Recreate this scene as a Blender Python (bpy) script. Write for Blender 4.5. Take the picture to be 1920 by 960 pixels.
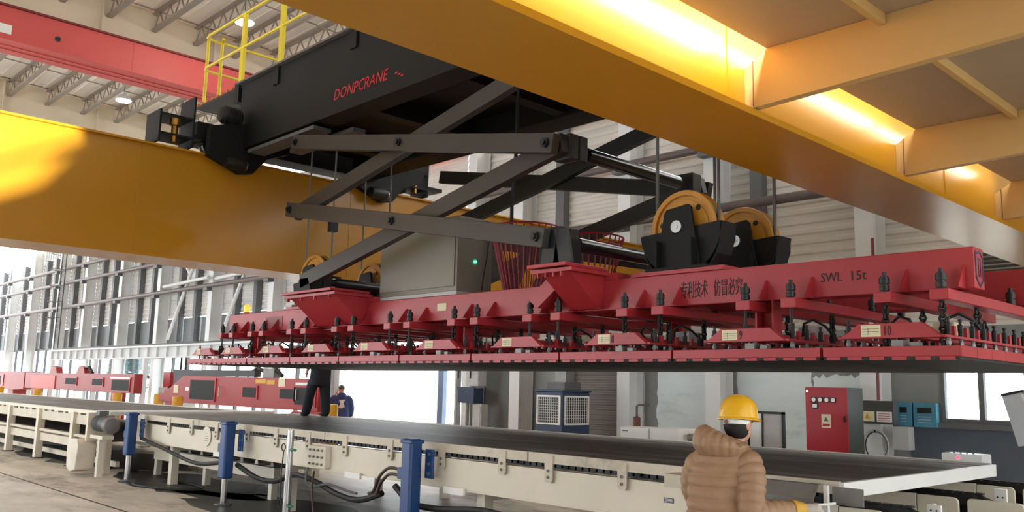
import bpy, math, random
from mathutils import Vector, Matrix
random.seed(7)
R = math.radians
SC = bpy.context.scene
for o in list(bpy.data.objects): bpy.data.objects.remove(o)

# ------------------------------------------------------------------ camera
cam_d = bpy.data.cameras.new('camera'); cam = bpy.data.objects.new('camera', cam_d)
SC.collection.objects.link(cam); SC.camera = cam
cam_d.sensor_width = 36.0; cam_d.lens = 36.0 * 1638 / 1920; cam_d.clip_start = 0.05; cam_d.clip_end = 600
_yaw, _pit, _rol = R(-46.28), R(8.65), R(1.41)
_fw = Vector((math.cos(_pit)*math.sin(_yaw), math.cos(_pit)*math.cos(_yaw), math.sin(_pit)))
_r0 = Vector((math.cos(_yaw), -math.sin(_yaw), 0)); _u0 = _r0.cross(_fw)
_rt = _r0*math.cos(_rol) + _u0*math.sin(_rol); _up = _u0*math.cos(_rol) - _r0*math.sin(_rol)
cam.matrix_world = Matrix(((_rt.x, _up.x, -_fw.x, 0), (_rt.y, _up.y, -_fw.y, 0), (_rt.z, _up.z, -_fw.z, 1.7), (0, 0, 0, 1)))

# ------------------------------------------------------------------ world, light, exposure
w = bpy.data.worlds.new('sky'); SC.world = w; w.use_nodes = True
bg = w.node_tree.nodes['Background']; bg.inputs[0].default_value = (0.93, 0.97, 1.0, 1); bg.inputs[1].default_value = 5.0
SC.view_settings.view_transform = 'Standard'; SC.view_settings.look = 'None'
SC.view_settings.gamma = 1; SC.view_settings.use_curve_mapping = False
SC.view_settings.exposure = 0.25

# ------------------------------------------------------------------ materials
def lin(c): return tuple(((v/255)/12.92 if v/255 <= .04045 else ((v/255+.055)/1.055)**2.4) for v in c)
MATS = {}
def mat(name, rgb, rough=.5, metal=0, var=.12, scale=3.0, bump=0, dirt=None, dirt_at=.55, stretch=None, emit=0, spec=.5, tint=None):
    if name in MATS: return MATS[name]
    m = bpy.data.materials.new(name); m.use_nodes = True; nt = m.node_tree; b = nt.nodes['Principled BSDF']
    c = lin(rgb); b.inputs['Roughness'].default_value = rough; b.inputs['Metallic'].default_value = metal
    b.inputs['Specular IOR Level'].default_value = spec
    if emit:
        b.inputs['Emission Color'].default_value = (*c, 1); b.inputs['Emission Strength'].default_value = emit
    tc = nt.nodes.new('ShaderNodeTexCoord'); mp = nt.nodes.new('ShaderNodeMapping'); nt.links.new(tc.outputs['Object'], mp.inputs[0])
    if stretch: mp.inputs['Scale'].default_value = stretch
    n = nt.nodes.new('ShaderNodeTexNoise'); n.inputs['Scale'].default_value = scale; n.inputs['Detail'].default_value = 5; n.inputs['Roughness'].default_value = .6
    nt.links.new(mp.outputs[0], n.inputs['Vector'])
    rp = nt.nodes.new('ShaderNodeValToRGB'); e = rp.color_ramp.elements
    e[0].position = .3; e[1].position = .7
    e[0].color = (*[v*(1-var) for v in c], 1); e[1].color = (*[min(1, v*(1+var)) for v in (lin(tint) if tint else c)], 1)
    nt.links.new(n.outputs['Fac'], rp.inputs[0]); out = rp.outputs[0]
    if dirt:
        n2 = nt.nodes.new('ShaderNodeTexNoise'); n2.inputs['Scale'].default_value = scale*.37; n2.inputs['Detail'].default_value = 7; n2.inputs['Roughness'].default_value = .7
        nt.links.new(mp.outputs[0], n2.inputs['Vector'])
        r2 = nt.nodes.new('ShaderNodeValToRGB'); r2.color_ramp.elements[0].position = dirt_at; r2.color_ramp.elements[1].position = min(1, dirt_at+.18)
        nt.links.new(n2.outputs['Fac'], r2.inputs[0])
        mx = nt.nodes.new('ShaderNodeMixRGB'); mx.inputs[2].default_value = (*lin(dirt), 1)
        nt.links.new(r2.outputs[0], mx.inputs[0]); nt.links.new(out, mx.inputs[1]); out = mx.outputs[0]
    nt.links.new(out, b.inputs['Base Color'])
    if bump:
        bp = nt.nodes.new('ShaderNodeBump'); bp.inputs['Strength'].default_value = bump; bp.inputs['Distance'].default_value = .02
        n3 = nt.nodes.new('ShaderNodeTexNoise'); n3.inputs['Scale'].default_value = scale*12; n3.inputs['Detail'].default_value = 4
        nt.links.new(mp.outputs[0], n3.inputs['Vector']); nt.links.new(n3.outputs['Fac'], bp.inputs['Height']); nt.links.new(bp.outputs[0], b.inputs['Normal'])
    MATS[name] = m; return m
def glass_mat():
    m = bpy.data.materials.new('window_glass'); m.use_nodes = True; nt = m.node_tree; nt.nodes.clear()
    o = nt.nodes.new('ShaderNodeOutputMaterial'); t = nt.nodes.new('ShaderNodeBsdfTransparent'); g = nt.nodes.new('ShaderNodeBsdfGlossy'); x = nt.nodes.new('ShaderNodeMixShader')
    t.inputs[0].default_value = (.93, .96, .97, 1); g.inputs['Roughness'].default_value = .03; x.inputs[0].default_value = .06
    nt.links.new(t.outputs[0], x.inputs[1]); nt.links.new(g.outputs[0], x.inputs[2]); nt.links.new(x.outputs[0], o.inputs[0]); return m
GLASS = glass_mat()
YEL = mat('yellow_crane_paint', (190, 133, 24), .26, var=.05, scale=.6)
DECK = mat('grey_brown_deck_plate', (168, 150, 126), .55, var=.06, scale=1.2)
YEL2 = mat('yellow_walkway_paint', (200, 164, 104), .5, var=.06, scale=1.2)
YELR = mat('yellow_rail_paint', (232, 205, 40), .4, var=.05)
SHEAVE = mat('orange_yellow_sheave_paint', (196, 138, 44), .45, var=.1, scale=6, dirt=(120, 85, 35), dirt_at=.62)
RED = mat('red_spreader_paint', (166, 44, 48), .4, var=.08, scale=1.5, tint=(172, 50, 58))
REDB = mat('red_old_crane_paint', (206, 84, 80), .5, var=.07, scale=.8)
REDM = mat('red_machine_paint', (164, 48, 48), .45, var=.08, scale=1.2)
REDC = mat('red_cabinet_paint', (170, 30, 44), .4, var=.06, scale=3)
BASK = mat('dark_red_basket_paint', (150, 30, 52), .45, var=.1)
BLK = mat('black_trolley_paint', (15, 16, 15), .6, var=.2, scale=2, spec=.3)
BLKS = mat('black_steel', (24, 25, 24), .5, var=.2, scale=6)
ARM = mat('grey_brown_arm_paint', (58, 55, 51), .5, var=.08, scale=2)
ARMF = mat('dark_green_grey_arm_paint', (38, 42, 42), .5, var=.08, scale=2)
MAGF = mat('black_magnet_face', (30, 31, 32), .6, var=.3, scale=8, bump=.3)
STL = mat('bright_steel', (190, 190, 190), .28, metal=.9, var=.08, scale=8)
STLD = mat('dull_steel', (130, 130, 128), .5, metal=.5, var=.12, scale=5)
CHR = mat('chrome_rod', (215, 216, 220), .15, metal=1, var=.03)
BRS = mat('brass_roller', (170, 125, 60), .3, metal=.9, var=.2, scale=9)
CRM = mat('cream_conveyor_paint', (222, 214, 196), .5, var=.05, scale=2, dirt=(165, 150, 125), dirt_at=.62)
CRMD = mat('worn_cream_paint', (206, 197, 178), .55, var=.08, scale=3, dirt=(132, 120, 104), dirt_at=.56)
WHT = mat('white_paint', (236, 236, 232), .3, var=.04, scale=2)
WHTW = mat('white_column_paint', (222, 224, 224), .5, var=.06, scale=1.2, dirt=(165, 165, 162), dirt_at=.66)
BLU = mat('blue_jack_paint', (26, 66, 124), .4, var=.08, scale=4)
BLUC = mat('navy_cooler_paint', (44, 62, 92), .5, var=.06)
BLUB = mat('blue_box_paint', (76, 138, 165), .5, var=.1, scale=6)
GRY = mat('grey_cabinet_paint', (128, 124, 112), .45, var=.05, scale=2)
GRYL = mat('light_grey_paint', (190, 192, 192), .5, var=.06)
GRYD = mat('dark_grey_post_paint', (96, 98, 100), .55, var=.12, scale=2)
RUB = mat('black_rubber', (20, 20, 20), .6, var=.2, scale=6)
LBL = mat('cream_paper_label', (226, 218, 182), .6, var=.04, scale=9)
INK = mat('black_ink', (42, 26, 30), .6, var=.05)
INKR = mat('red_lettering_ink', (196, 30, 44), .5, var=.05)
WINB = mat('dark_window_film', (26, 32, 30), .7, var=.1)
BOLL = mat('yellow_bollard_paint', (216, 160, 36), .5, var=.08, scale=4)
SKIN = mat('skin', (205, 158, 132), .5, var=.05, scale=20)
CLAD = mat('beige_wall_cladding', (216, 210, 202), .55, var=.1, scale=.9, stretch=(.25, 1, 2.2), dirt=(150, 142, 134), dirt_at=.55)
CLADL = mat('pale_grey_wall_cladding', (222, 221, 218), .55, var=.08, scale=.9, stretch=(.3, 1, 1.5), dirt=(160, 158, 152), dirt_at=.62)
MASON = mat('grey_masonry_paint', (140, 142, 140), .7, var=.12, scale=1.5, stretch=(1, 1, .4))
PATCH = mat('pale_blue_white_wash', (220, 230, 232), .65, var=.06, scale=2.5, stretch=(.5, 1, 1.5), dirt=(176, 188, 190), dirt_at=.58)
DADO = mat('blue_grey_dado_paint', (88, 96, 108), .6, var=.08, scale=1.5)
ROOF = mat('warm_white_roof_sheet', (242, 234, 222), .6, var=.06, scale=.5, stretch=(1, 4, 1), dirt=(190, 175, 155), dirt_at=.66)
RAFT = mat('cream_rafter_paint', (222, 208, 184), .6, var=.07, scale=.6, dirt=(184, 160, 124), dirt_at=.6)
JOI = mat('grey_joist_paint', (150, 138, 126), .6, var=.08)
BROWN = mat('brown_roller_door', (112, 104, 98), .6, var=.12, scale=1.5, stretch=(.4, 1, 2))

# ------------------------------------------------------------------ mesh builder
W = {}
class B:
    def __init__(s): s.v = []; s.f = []
    def add(s, vs, fs):
        k = len(s.v); s.v += [tuple(v) for v in vs]; s.f += [tuple(i+k for i in f) for f in fs]; return s
    def box(s, x0, x1, y0, y1, z0, z1):
        if x1 < x0: x0, x1 = x1, x0
        if y1 < y0: y0, y1 = y1, y0
        if z1 < z0: z0, z1 = z1, z0
        return s.add([(x0,y0,z0),(x1,y0,z0),(x1,y1,z0),(x0,y1,z0),(x0,y0,z1),(x1,y0,z1),(x1,y1,z1),(x0,y1,z1)],
                     [(0,3,2,1),(4,5,6,7),(0,1,5,4),(1,2,6,5),(2,3,7,6),(3,0,4,7)])
    def bar(s, p, q, wd, ht, up=(0,0,1)):
        p = Vector(p); q = Vector(q); d = (q-p).normalized(); u = Vector(up); sd = d.cross(u)
        if sd.length < 1e-4: sd = d.cross(Vector((1,0,0)))
        sd.normalize(); u = sd.cross(d); a = sd*wd/2; b = u*ht/2
        vs = [p-a-b, p+a-b, p+a+b, p-a+b, q-a-b, q+a-b, q+a+b, q-a+b]
        return s.add(vs, [(0,1,2,3),(7,6,5,4),(0,4,5,1),(1,5,6,2),(2,6,7,3),(3,7,4,0)])
    def cyl(s, p, q, r, r2=None, n=12):
        r2 = r if r2 is None else r2; p = Vector(p); q = Vector(q); d = (q-p).normalized()
        a = d.orthogonal().normalized(); b = d.cross(a); vs = []
        for c, rr in ((p, r), (q, r2)):
            for i in range(n):
                t = 2*math.pi*i/n; vs.append(c + a*rr*math.cos(t) + b*rr*math.sin(t))
        return s.add(vs, [tuple(range(n-1, -1, -1)), tuple(range(n, 2*n))] + [(i, (i+1) % n, n+(i+1) % n, n+i) for i in range(n)])
    def tube(s, pts, r, n=8, closed=False):
        pts = [Vector(p) for p in pts]; m = len(pts); vs = []; fs = []; ref = None
        for i, p in enumerate(pts):
            a = pts[(i-1) % m] if (closed or i > 0) else p; c = pts[(i+1) % m] if (closed or i < m-1) else p
            d = (c-a).normalized()
            if ref is None: ref = d.orthogonal().normalized()
            ref = (ref - d*ref.dot(d)); ref = ref.normalized() if ref.length > 1e-6 else d.orthogonal().normalized()
            b = d.cross(ref); rr = r[i] if isinstance(r, (list, tuple)) else r
            for k in range(n):
                t = 2*math.pi*k/n; vs.append(p + ref*rr*math.cos(t) + b*rr*math.sin(t))
        for i in range(m if closed else m-1):
            for k in range(n):
                j = (i+1) % m; fs.append((i*n+k, i*n+(k+1) % n, j*n+(k+1) % n, j*n+k))
        if not closed: fs += [tuple(range(n-1, -1, -1)), tuple(range((m-1)*n, m*n))]
        return s.add(vs, fs)
    def prism(s, poly, axis, a, b):
        """poly: 2D points in the two other axes (order x,y,z without axis); extruded along axis from a to b."""
        def pt(u, v, t): return {'x': (t, u, v), 'y': (u, t, v), 'z': (u, v, t)}[axis]
        n = len(poly); vs = [pt(u, v, a) for u, v in poly] + [pt(u, v, b) for u, v in poly]
        return s.add(vs, [tuple(range(n)), tuple(range(2*n-1, n-1, -1))] + [(i, n+i, n+(i+1) % n, (i+1) % n) for i in range(n)])
    def lathe(s, prof, c, axis='z', n=24):
        c = Vector(c); vs = []; fs = []; m = len(prof)
        for r, h in prof:
            for k in range(n):
                t = 2*math.pi*k/n; a, b = r*math.cos(t), r*math.sin(t)
                vs.append(c + Vector({'x': (h, a, b), 'y': (a, h, b), 'z': (a, b, h)}[axis]))
        for i in range(m-1):
            for k in range(n): fs.append((i*n+k, i*n+(k+1) % n, (i+1)*n+(k+1) % n, (i+1)*n+k))
        fs += [tuple(range(n-1, -1, -1)), tuple(range((m-1)*n, m*n))]
        return s.add(vs, fs)
    def ring(s, c, rx, ry, rings):
        pass
    def build(s, name, m, parent=None, smooth=False, bevel=0, label=None, kind=None):
        me = bpy.data.meshes.new(name); me.from_pydata([tuple(v) for v in s.v], [], s.f); me.update()
        return finish(me, name, m, parent, smooth, bevel, label, kind)
def finish(me, name, m, parent=None, smooth=False, bevel=0, label=None, kind=None):
    import bmesh
    bm = bmesh.new(); bm.from_mesh(me); bmesh.ops.recalc_face_normals(bm, faces=bm.faces); bm.to_mesh(me); bm.free()
    if m: me.materials.append(m)
    if smooth:
        me.polygons.foreach_set('use_smooth', [True]*len(me.polygons)); me.set_sharp_from_angle(angle=R(38))
    o = bpy.data.objects.new(name, me); SC.collection.objects.link(o); W[o] = Vector((0, 0, 0))
    if parent: attach(o, parent)
    if bevel:
        b = o.modifiers.new('bevel', 'BEVEL'); b.width = bevel; b.segments = 2; b.limit_method = 'ANGLE'
    if label: o['label'] = label
    if kind: o['kind'] = kind
    return o
def attach(o, parent): o.parent = parent; o.location = -W[parent] + W[o]
def thing(name, label, cat, loc=(0, 0, 0), group=None):
    o = bpy.data.objects.new(name, None); SC.collection.objects.link(o); o.location = loc; o.empty_display_size = .1
    o['label'] = label; o['category'] = cat; W[o] = Vector(loc)
    if group: o['group'] = group
    return o
def tag(o, label, cat, group=None):
    o['label'] = label; o['category'] = cat
    if group: o['group'] = group
    return o
def struct(o): o['kind'] = 'structure'; return o
KID = {}
def link_copy(src, parent, loc=None, name=None):
    o = src.copy(); SC.collection.objects.link(o); o.parent = parent
    if loc is not None: o.location = Vector(loc) - W[parent]
    W[o] = Vector((0, 0, 0)); return o
def copy_tree(root, loc, label, rotz=None):
    r = root.copy(); SC.collection.objects.link(r); r.location = loc; r['label'] = label; W[r] = Vector(loc)
    if rotz is not None: r.rotation_euler = (0, 0, rotz)
    for ch in [c for c in bpy.data.objects if c.parent == root]:
        c = ch.copy(); SC.collection.objects.link(c); c.parent = r
        for g in [k for k in bpy.data.objects if k.parent == ch]:
            d = g.copy(); SC.collection.objects.link(d); d.parent = c
    return r
def bx(name, m, parent, *a, bevel=0, **k): return B().box(*a).build(name, m, parent, bevel=bevel, **k)
def text_mesh(txt, size, m, parent, M4, name='lettering', depth=.002, sx=1.0, align='LEFT', shear=0):
    cu = bpy.data.curves.new('t', 'FONT'); cu.body = txt; cu.size = size; cu.extrude = depth; cu.align_x = align; cu.resolution_u = 2; cu.shear = shear
    t = bpy.data.objects.new('t', cu); SC.collection.objects.link(t)
    dg = bpy.context.evaluated_depsgraph_get(); me = bpy.data.meshes.new_from_object(t.evaluated_get(dg)); me.transform(M4 @ Matrix.Diagonal((sx, 1, 1, 1)))
    bpy.data.objects.remove(t); me.materials.clear()
    return finish(me, name, m, parent)
def face_y(x, y, z): return Matrix.Translation((x, y, z)) @ Matrix.Rotation(R(90), 4, 'X')           # reads from -y
def face_x(x, y, z): return Matrix.Translation((x, y, z)) @ Matrix.Rotation(R(90), 4, 'Z') @ Matrix.Rotation(R(90), 4, 'X')   # reads from +x
def remeshed(b, name, m, parent, voxel, smooth_it=6, extra=None):
    me = bpy.data.meshes.new(name); me.from_pydata([tuple(v) for v in b.v], [], b.f); me.update()
    t = bpy.data.objects.new('tmp', me); SC.collection.objects.link(t)
    md = t.modifiers.new('r', 'REMESH'); md.mode = 'VOXEL'; md.voxel_size = voxel
    if smooth_it:
        sm = t.modifiers.new('s', 'SMOOTH'); sm.factor = .5; sm.iterations = smooth_it
    dg = bpy.context.evaluated_depsgraph_get(); me2 = bpy.data.meshes.new_from_object(t.evaluated_get(dg))
    bpy.data.objects.remove(t); me2.polygons.foreach_set('use_smooth', [True]*len(me2.polygons))
    me2.materials.clear(); o = finish(me2, name, m, parent)
    o.data.polygons.foreach_set('use_smooth', [True]*len(o.data.polygons)); return o

# ================================================================== THE SETTING
def floor_mat():
    m = mat('stained_concrete', (212, 203, 188), .5, var=.2, scale=2.4, dirt=(104, 93, 82), dirt_at=.5, stretch=(.45, 1, 1), bump=.1); return m
fl = struct(bx('floor', floor_mat(), None, -90, 14, -10, 60, -.12, 0))
OIL_SHADE = mat('dark_oil_and_shade', (52, 50, 47), .45, var=.3, scale=2)  # oil stain colour that also paints in the shade under the conveyors
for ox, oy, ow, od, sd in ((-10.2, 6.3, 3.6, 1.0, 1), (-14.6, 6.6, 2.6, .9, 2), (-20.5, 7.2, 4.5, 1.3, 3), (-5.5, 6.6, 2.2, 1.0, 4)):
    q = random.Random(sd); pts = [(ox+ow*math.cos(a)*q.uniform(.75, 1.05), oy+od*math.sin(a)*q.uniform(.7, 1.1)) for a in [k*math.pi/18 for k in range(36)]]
    struct(B().prism(pts, 'z', .0005, .003).build('floor_stain_and_shade', OIL_SHADE, fl))
struct(B().box(-70, -8, 4.53, 4.56, .0, .004).build('floor_groove', mat('dark_groove', (70, 62, 54), .8), fl))
WALLY = 16.5
wb = struct(B().box(-19.2, -14.95, WALLY, WALLY+.25, 0, 3.0).box(-13.4, -6.05, WALLY, WALLY+.25, 0, 3.0).box(-14.95, -13.4, WALLY, WALLY+.25, 2.35, 3.0)
     .box(-6.05, -4.65, WALLY, WALLY+.25, 0, 1.31).box(-6.05, -4.65, WALLY, WALLY+.25, 2.5, 3.0).box(-4.65, 8, WALLY, WALLY+.25, 0, 3.0).build('wall_back', MASON))
wn = struct(B().box(-90, -48, -10.2, -10, 0, 11.9).box(-48, -14, -10.2, -10, 6, 11.9).box(-14, -7, -10.2, -10, 0, 11.9).box(-1, 14, -10.2, -10, 0, 11.9).box(-7, -1, -10.2, -10, 2.6, 11.9).build('wall_near', MASON))
wr_ = struct(B().box(14, 14.2, -10.2, -5, 0, 11.9).box(14, 14.2, 9, 17, 0, 11.9).box(14, 14.2, -5, 9, 7, 11.9).build('wall_right', MASON))
def corrug(name, m, x0, x1, z0, z1, y, pitch, dep, parent, vertical=False):
    b = B(); vs = []; n = int(((x1-x0) if vertical else (z1-z0))/pitch)
    for i in range(n+1):
        for k, (t, d) in enumerate(((0, 0), (.35, 0), (.5, dep), (.85, dep))):
            a = (i+t)*pitch
            if vertical: vs += [(min(x0+a, x1), y-d, z0), (min(x0+a, x1), y-d, z1)]
            else: vs += [(x0, y-d, min(z0+a, z1)), (x1, y-d, min(z0+a, z1))]
    fs = [(2*i, 2*i+1, 2*i+3, 2*i+2) for i in range(len(vs)//2-1)]
    b.add(vs, fs); return b.build(name, m, parent)
for x0, x1 in ((-25.5, -19.2), (-19.2, -16.4), (-16.4, -12.95), (-12.95, -10.4), (-10.4, -7.1), (-7.1, -2), (-2, 8)):
    corrug('cladding_panel', CLAD, x0+.01, x1-.01, 3.0 if x0 > -20 else 4.3, 8.7, WALLY, .21, .03, wb)
lcol = [-29.6, -34.7, -40.1, -44.9, -50.1, -54.6, -59.9, -64.5, -69.5, -74.5, -79.5]
edges = [-25.5] + lcol
for a, b_ in zip(edges[1:], edges[:-1]):
    corrug('cladding_panel', CLADL, a+.01, b_-.01, 4.5, 8.8, WALLY, .21, .03, wb)
    corrug('parapet_panel', GRYL, a+.01, b_-.01, 8.85, 9.6, WALLY, .45, .06, wb, True)
    n = 3; wd = (b_-a)/n
    for k in range(n):
        bx('louvre_panel', mat('grey_louvre', (120, 126, 130), .6, var=.1, stretch=(1, 1, 6)), wb, a+k*wd+.06, a+(k+1)*wd-.06, WALLY-.06, WALLY, 3.42, 4.46)
    for k in (1.6, 3.3): bx('dark_post', GRYD, wb, a+k-.13, a+k+.13, WALLY-.28, WALLY-.03, 3.4, 8.8)
for x in (-15.25, -9.55): bx('dark_post', GRYD, wb, x-.14, x+.14, WALLY-.25, WALLY-.03, 3.0, 8.6)
def hcol(x, h, m=WHTW, wd=.36, y0=15.92):
    return B().box(x-wd/2, x+wd/2, y0, y0+.025, 0, h).box(x-wd/2, x+wd/2, WALLY-.09, WALLY-.065, 0, h).box(x-.012, x+.012, y0+.025, WALLY-.09, 0, h).build('column', m, wb)
for x in (-18.35, -16.45, -12.85, -10.45, -7.1): hcol(x, 8.6)
for x in lcol: hcol(x, 9.5)
hcol(-25.6, 8.6)
# door frame behind the cooler, window with two panes
bx('lintel', GRYD, wb, -15.05, -13.3, WALLY-.05, WALLY-.005, 2.35, 2.5)
d2 = struct(corrug('door_2', BROWN, -14.95, -13.4, 0, 2.35, WALLY+.1, .12, .015, None))
for x in (-15.02, -13.33): struct(bx('door_jamb', BLKS, d2, x-.07, x+.07, WALLY-.06, WALLY+.1, 0, 2.4))
w1 = struct(B().box(-6.05, -4.65, 16.46, 16.56, 1.31, 1.37).box(-6.05, -4.65, 16.46, 16.56, 2.44, 2.5).box(-6.05, -5.99, 16.46, 16.56, 1.37, 2.44)
    .box(-4.71, -4.65, 16.46, 16.56, 1.37, 2.44).box(-5.43, -5.34, 16.45, 16.57, 1.37, 2.44).build('window_1', GRYD))
for a, b_ in ((-5.99, -5.43), (-5.34, -4.71)): bx('pane', GLASS, w1, a, b_, 16.5, 16.506, 1.37, 2.44)
bx('window_sill', GRYD, w1, -6.1, -4.6, 16.36, 16.5, 1.2, 1.29)
bx('dado', DADO, wb, -6.6, 6, 16.47, 16.499, 0, 1.2)
# louvred vent high on the right
v = struct(B().box(-5.35, -4.4, 16.36, 16.46, 3.82, 3.88).box(-5.35, -4.4, 16.36, 16.46, 4.34, 4.4).box(-5.35, -5.29, 16.36, 16.46, 3.88, 4.34).box(-4.46, -4.4, 16.36, 16.46, 3.88, 4.34).build('window_3', GRYD))
for k in range(6):
    o = B().bar((-5.29, 16.41, 3.93+k*.075), (-4.46, 16.41, 3.93+k*.075), .06, .012, up=(0, .6, .8)).build('slat', STLD, v)
# whitewash patches with ragged brush edges
def patch(x0, x1, z0, z1):
    rnd = random.Random(int(-x0*10)); pts = []
    n = 14
    for i in range(n+1): pts.append((x0+(x1-x0)*i/n, z1+rnd.uniform(-.06, .05)))
    for i in range(n): pts.append((x1+rnd.uniform(-.05, .05), z1-(z1-z0)*(i+1)/n))
    for i in range(n): pts.append((x0+rnd.uniform(-.09, .05), z0+(z1-z0)*i/n))
    B().prism(pts, 'y', WALLY-.004, WALLY-.001).build('whitewash_patch', PATCH, wb)
patch(-12.3, -10.75, 0, 2.35); patch(-10.2, -8.5, 0, 2.3); patch(-13.25, -12.7, .3, 2.25); patch(-8.5, -7.5, 0, 2.1)
# service pipes along the wall
PIPE = mat('brown_grey_pipe', (96, 84, 82), .5, var=.15, scale=3)
for z, x0, x1, r_ in ((7.85, -80, -41, .09), (7.0, -80, -7, .09), (5.62, -80, -2, .1), (8.45, -25, -8, .1)):
    B().cyl((x0, 15.8, z), (x1, 15.8, z), r_, n=10).build('service_pipe', PIPE, wb, smooth=True)
for x in [-16.45, -12.85, -10.45, -7.1] + lcol:
    for z in (7.0, 5.62) + ((7.85,) if x < -40 else ()):
        bx('pipe_bracket', GRYD, wb, x-.18, x+.18, 15.68, 15.92, z-.2, z-.08)
for kx in (-36.6, -31.4):
    for p, q in (((kx-2, 15.86, 7.9), (kx, 15.86, 6.25)), ((kx+1.7, 15.86, 8.3), (kx, 15.86, 6.25)), ((kx, 15.86, 6.25), (kx-1.9, 15.86, 3.5))):
        B().cyl(p, q, .075, n=10).build('brace_pipe', WHTW, wb, smooth=True)
    B().cyl((kx-2.4, 15.72, 5.85), (kx+2.1, 15.72, 5.95), .075, n=10).build('brace_pipe', WHTW, wb, smooth=True)
# left glazing strip, open doorway
w2 = struct(B().box(-66, -25.5, 16.45, 16.55, 3.3, 3.42).box(-66, -25.5, 16.45, 16.55, 0, .12).build('window_2', GRYD))
for k in range(26):
    x = -65.5+k*1.55
    bx('mullion', GRYD, w2, x-.05, x+.05, 16.44, 16.56, .12, 3.3)
    bx('pane', GLASS, w2, x+.05, x+1.5, 16.5, 16.506, .12, 3.3)
d1 = struct(B().box(-19.28, -19.2, 16.3, 16.48, 0, 4.3).box(-25.4, -25.1, 16.2, 16.48, 0, 4.3).box(-25.4, -19.3, 16.2, 16.48, 4.0, 4.3).build('door_1', GRYL))
bx('door_leaf_edge', mat('blue_door_edge', (110, 130, 160), .5), d1, -20.35, -20.1, 16.55, 16.7, 0, 4.0)
# runway beam in front of the wall on posts
t1 = struct(B().box(-44.6, -24, 12.85, 13.15, 2.9, 2.97).box(-44.6, -24, 12.88, 13.12, 2.5, 2.54).box(-44.6, -24, 12.99, 13.01, 2.54, 2.9).build('trim_1', WHTW))
bx('black_cable_tray', BLKS, t1, -44.2, -24, 12.9, 13.1, 2.97, 3.03)
for k in range(24): bx('stiffener', WHTW, t1, -44.4+k*.87, -44.36+k*.87, 12.9, 12.99, 2.54, 2.9)
for x in (-44.4, -38.7, -33.4, -27.6): bx('post', WHTW, t1, x-.09, x+.09, 12.92, 13.08, 0, 2.5)
# ---- roof
def zr(y): return 11.14-.033*y
def roofbox(b, x0, x1, y0, y1, a, c):
    b.add([(x0, y0, zr(y0)+a), (x1, y0, zr(y0)+a), (x1, y1, zr(y1)+a), (x0, y1, zr(y1)+a), (x0, y0, zr(y0)+c), (x1, y0, zr(y0)+c), (x1, y1, zr(y1)+c), (x0, y1, zr(y1)+c)],
          [(0,3,2,1),(4,5,6,7),(0,1,5,4),(1,2,6,5),(2,3,7,6),(3,0,4,7)]); return b
RAFX = (-13.65, -22.85, -32.0, -41.2, -50.4)
ce = struct(roofbox(B(), -60, -13, -10, 17.5, .62, .7).build('ceiling', ROOF))
roofbox(B(), -13, 14, -10, 17.5, .62, .7).build('roof_sheet', ROOF, ce)
for x in RAFX:
    roofbox(roofbox(roofbox(B(), x-.012, x+.012, -6, 17, -.85, .55), x-.17, x+.17, -6, 17, -.87, -.85), x-.17, x+.17, -6, 17, .55, .58).build('rafter', RAFT, ce)
    for k in range(6):
        y = 1+k*3.0
        B().box(x, x+.16, y, y+.02, zr(y)-.85, zr(y)+.5).box(x-.16, x, y, y+.02, zr(y)-.85, zr(y)+.5).build('web_stiffener', RAFT, ce)
def joist(x0, x1, y):
    b = B(); z = zr(y); h = .52
    for dy in (-.035, .035):
        b.box(x0, x1, y+dy-.035, y+dy+.03, z+.04, z+.11); b.box(x0, x1, y+dy-.03, y+dy+.03, z+h, z+h+.06)
    n = int((x1-x0)/.62); d = (x1-x0)/n
    for i in range(n):
        xa = x0+i*d
        b.bar((xa, y, z+.08), (xa+d/2, y, z+h), .03, .03); b.bar((xa+d/2, y, z+h), (xa+d, y, z+.08), .03, .03)
    return b.build('roof_joist', JOI, ce)
ys = [2.6+1.15*k for k in range(13)]
for i in range(3):
    for y in ys: joist(RAFX[i+1]+.02, RAFX[i]-.02, y)
for x in (-16.5, -19.5, -25.5, -29, -35, -38.5):
    for k in range(12):
        y = 2.6+1.15*k; B().bar((x, y, zr(y)+.3), (x, y+1.15, zr(y+1.15)+.3), .03, .03).build('joist_bridging', JOI, ce)
corr = corrug  # roof sheet ribs
b = B()
for k in range(52):
    y = -5.5+k*.44; roofbox(b, -60, -13, y, y+.06, .595, .62)
b.build('roof_sheet_ribs', ROOF, ce, kind='stuff')

# ================================================================== OVERHEAD CRANES
cr = thing('overhead_crane', 'yellow double girder overhead crane with side walkway spanning the hall', 'crane', (-8, 8, 3.4))
def girder(x0, x1, near):
    g = B().box(x0, x1, -4, 16.2, 3.485, 5.06).build('girder', YEL, cr)
    bx('bottom_flange', YEL, g, x0-.07, x1+.07, -4, 16.2, 3.44, 3.485)
    bx('top_flange', YEL, g, x0-.07, x1+.07, -4, 16.2, 5.06, 5.09)
    bx('trolley_rail', STLD, g, (x0+x1)/2-.04, (x0+x1)/2+.04, -4, 16.2, 5.09, 5.17)
    for y in (1.0, 4.55, 8.1, 11.7):
        B().box(x1, x1+.006, y, y+.03, 3.485, 5.06).box(x0-.006, x0, y, y+.03, 3.485, 5.06).build('weld_seam', YEL, g)
    return g
gl = girder(-13.2, -12.5, False); gr = girder(-3.46, -2.86, True)
for k in range(4):   # hazard stripes on the far part of the left girder
    y = 10.9+k*.75
    B().prism([(y, 3.5), (y+.4, 3.5), (y+.95, 4.55), (y+.55, 4.55)], 'x', -12.5, -12.497).build('hazard_stripe', BLKS, gl)
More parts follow.
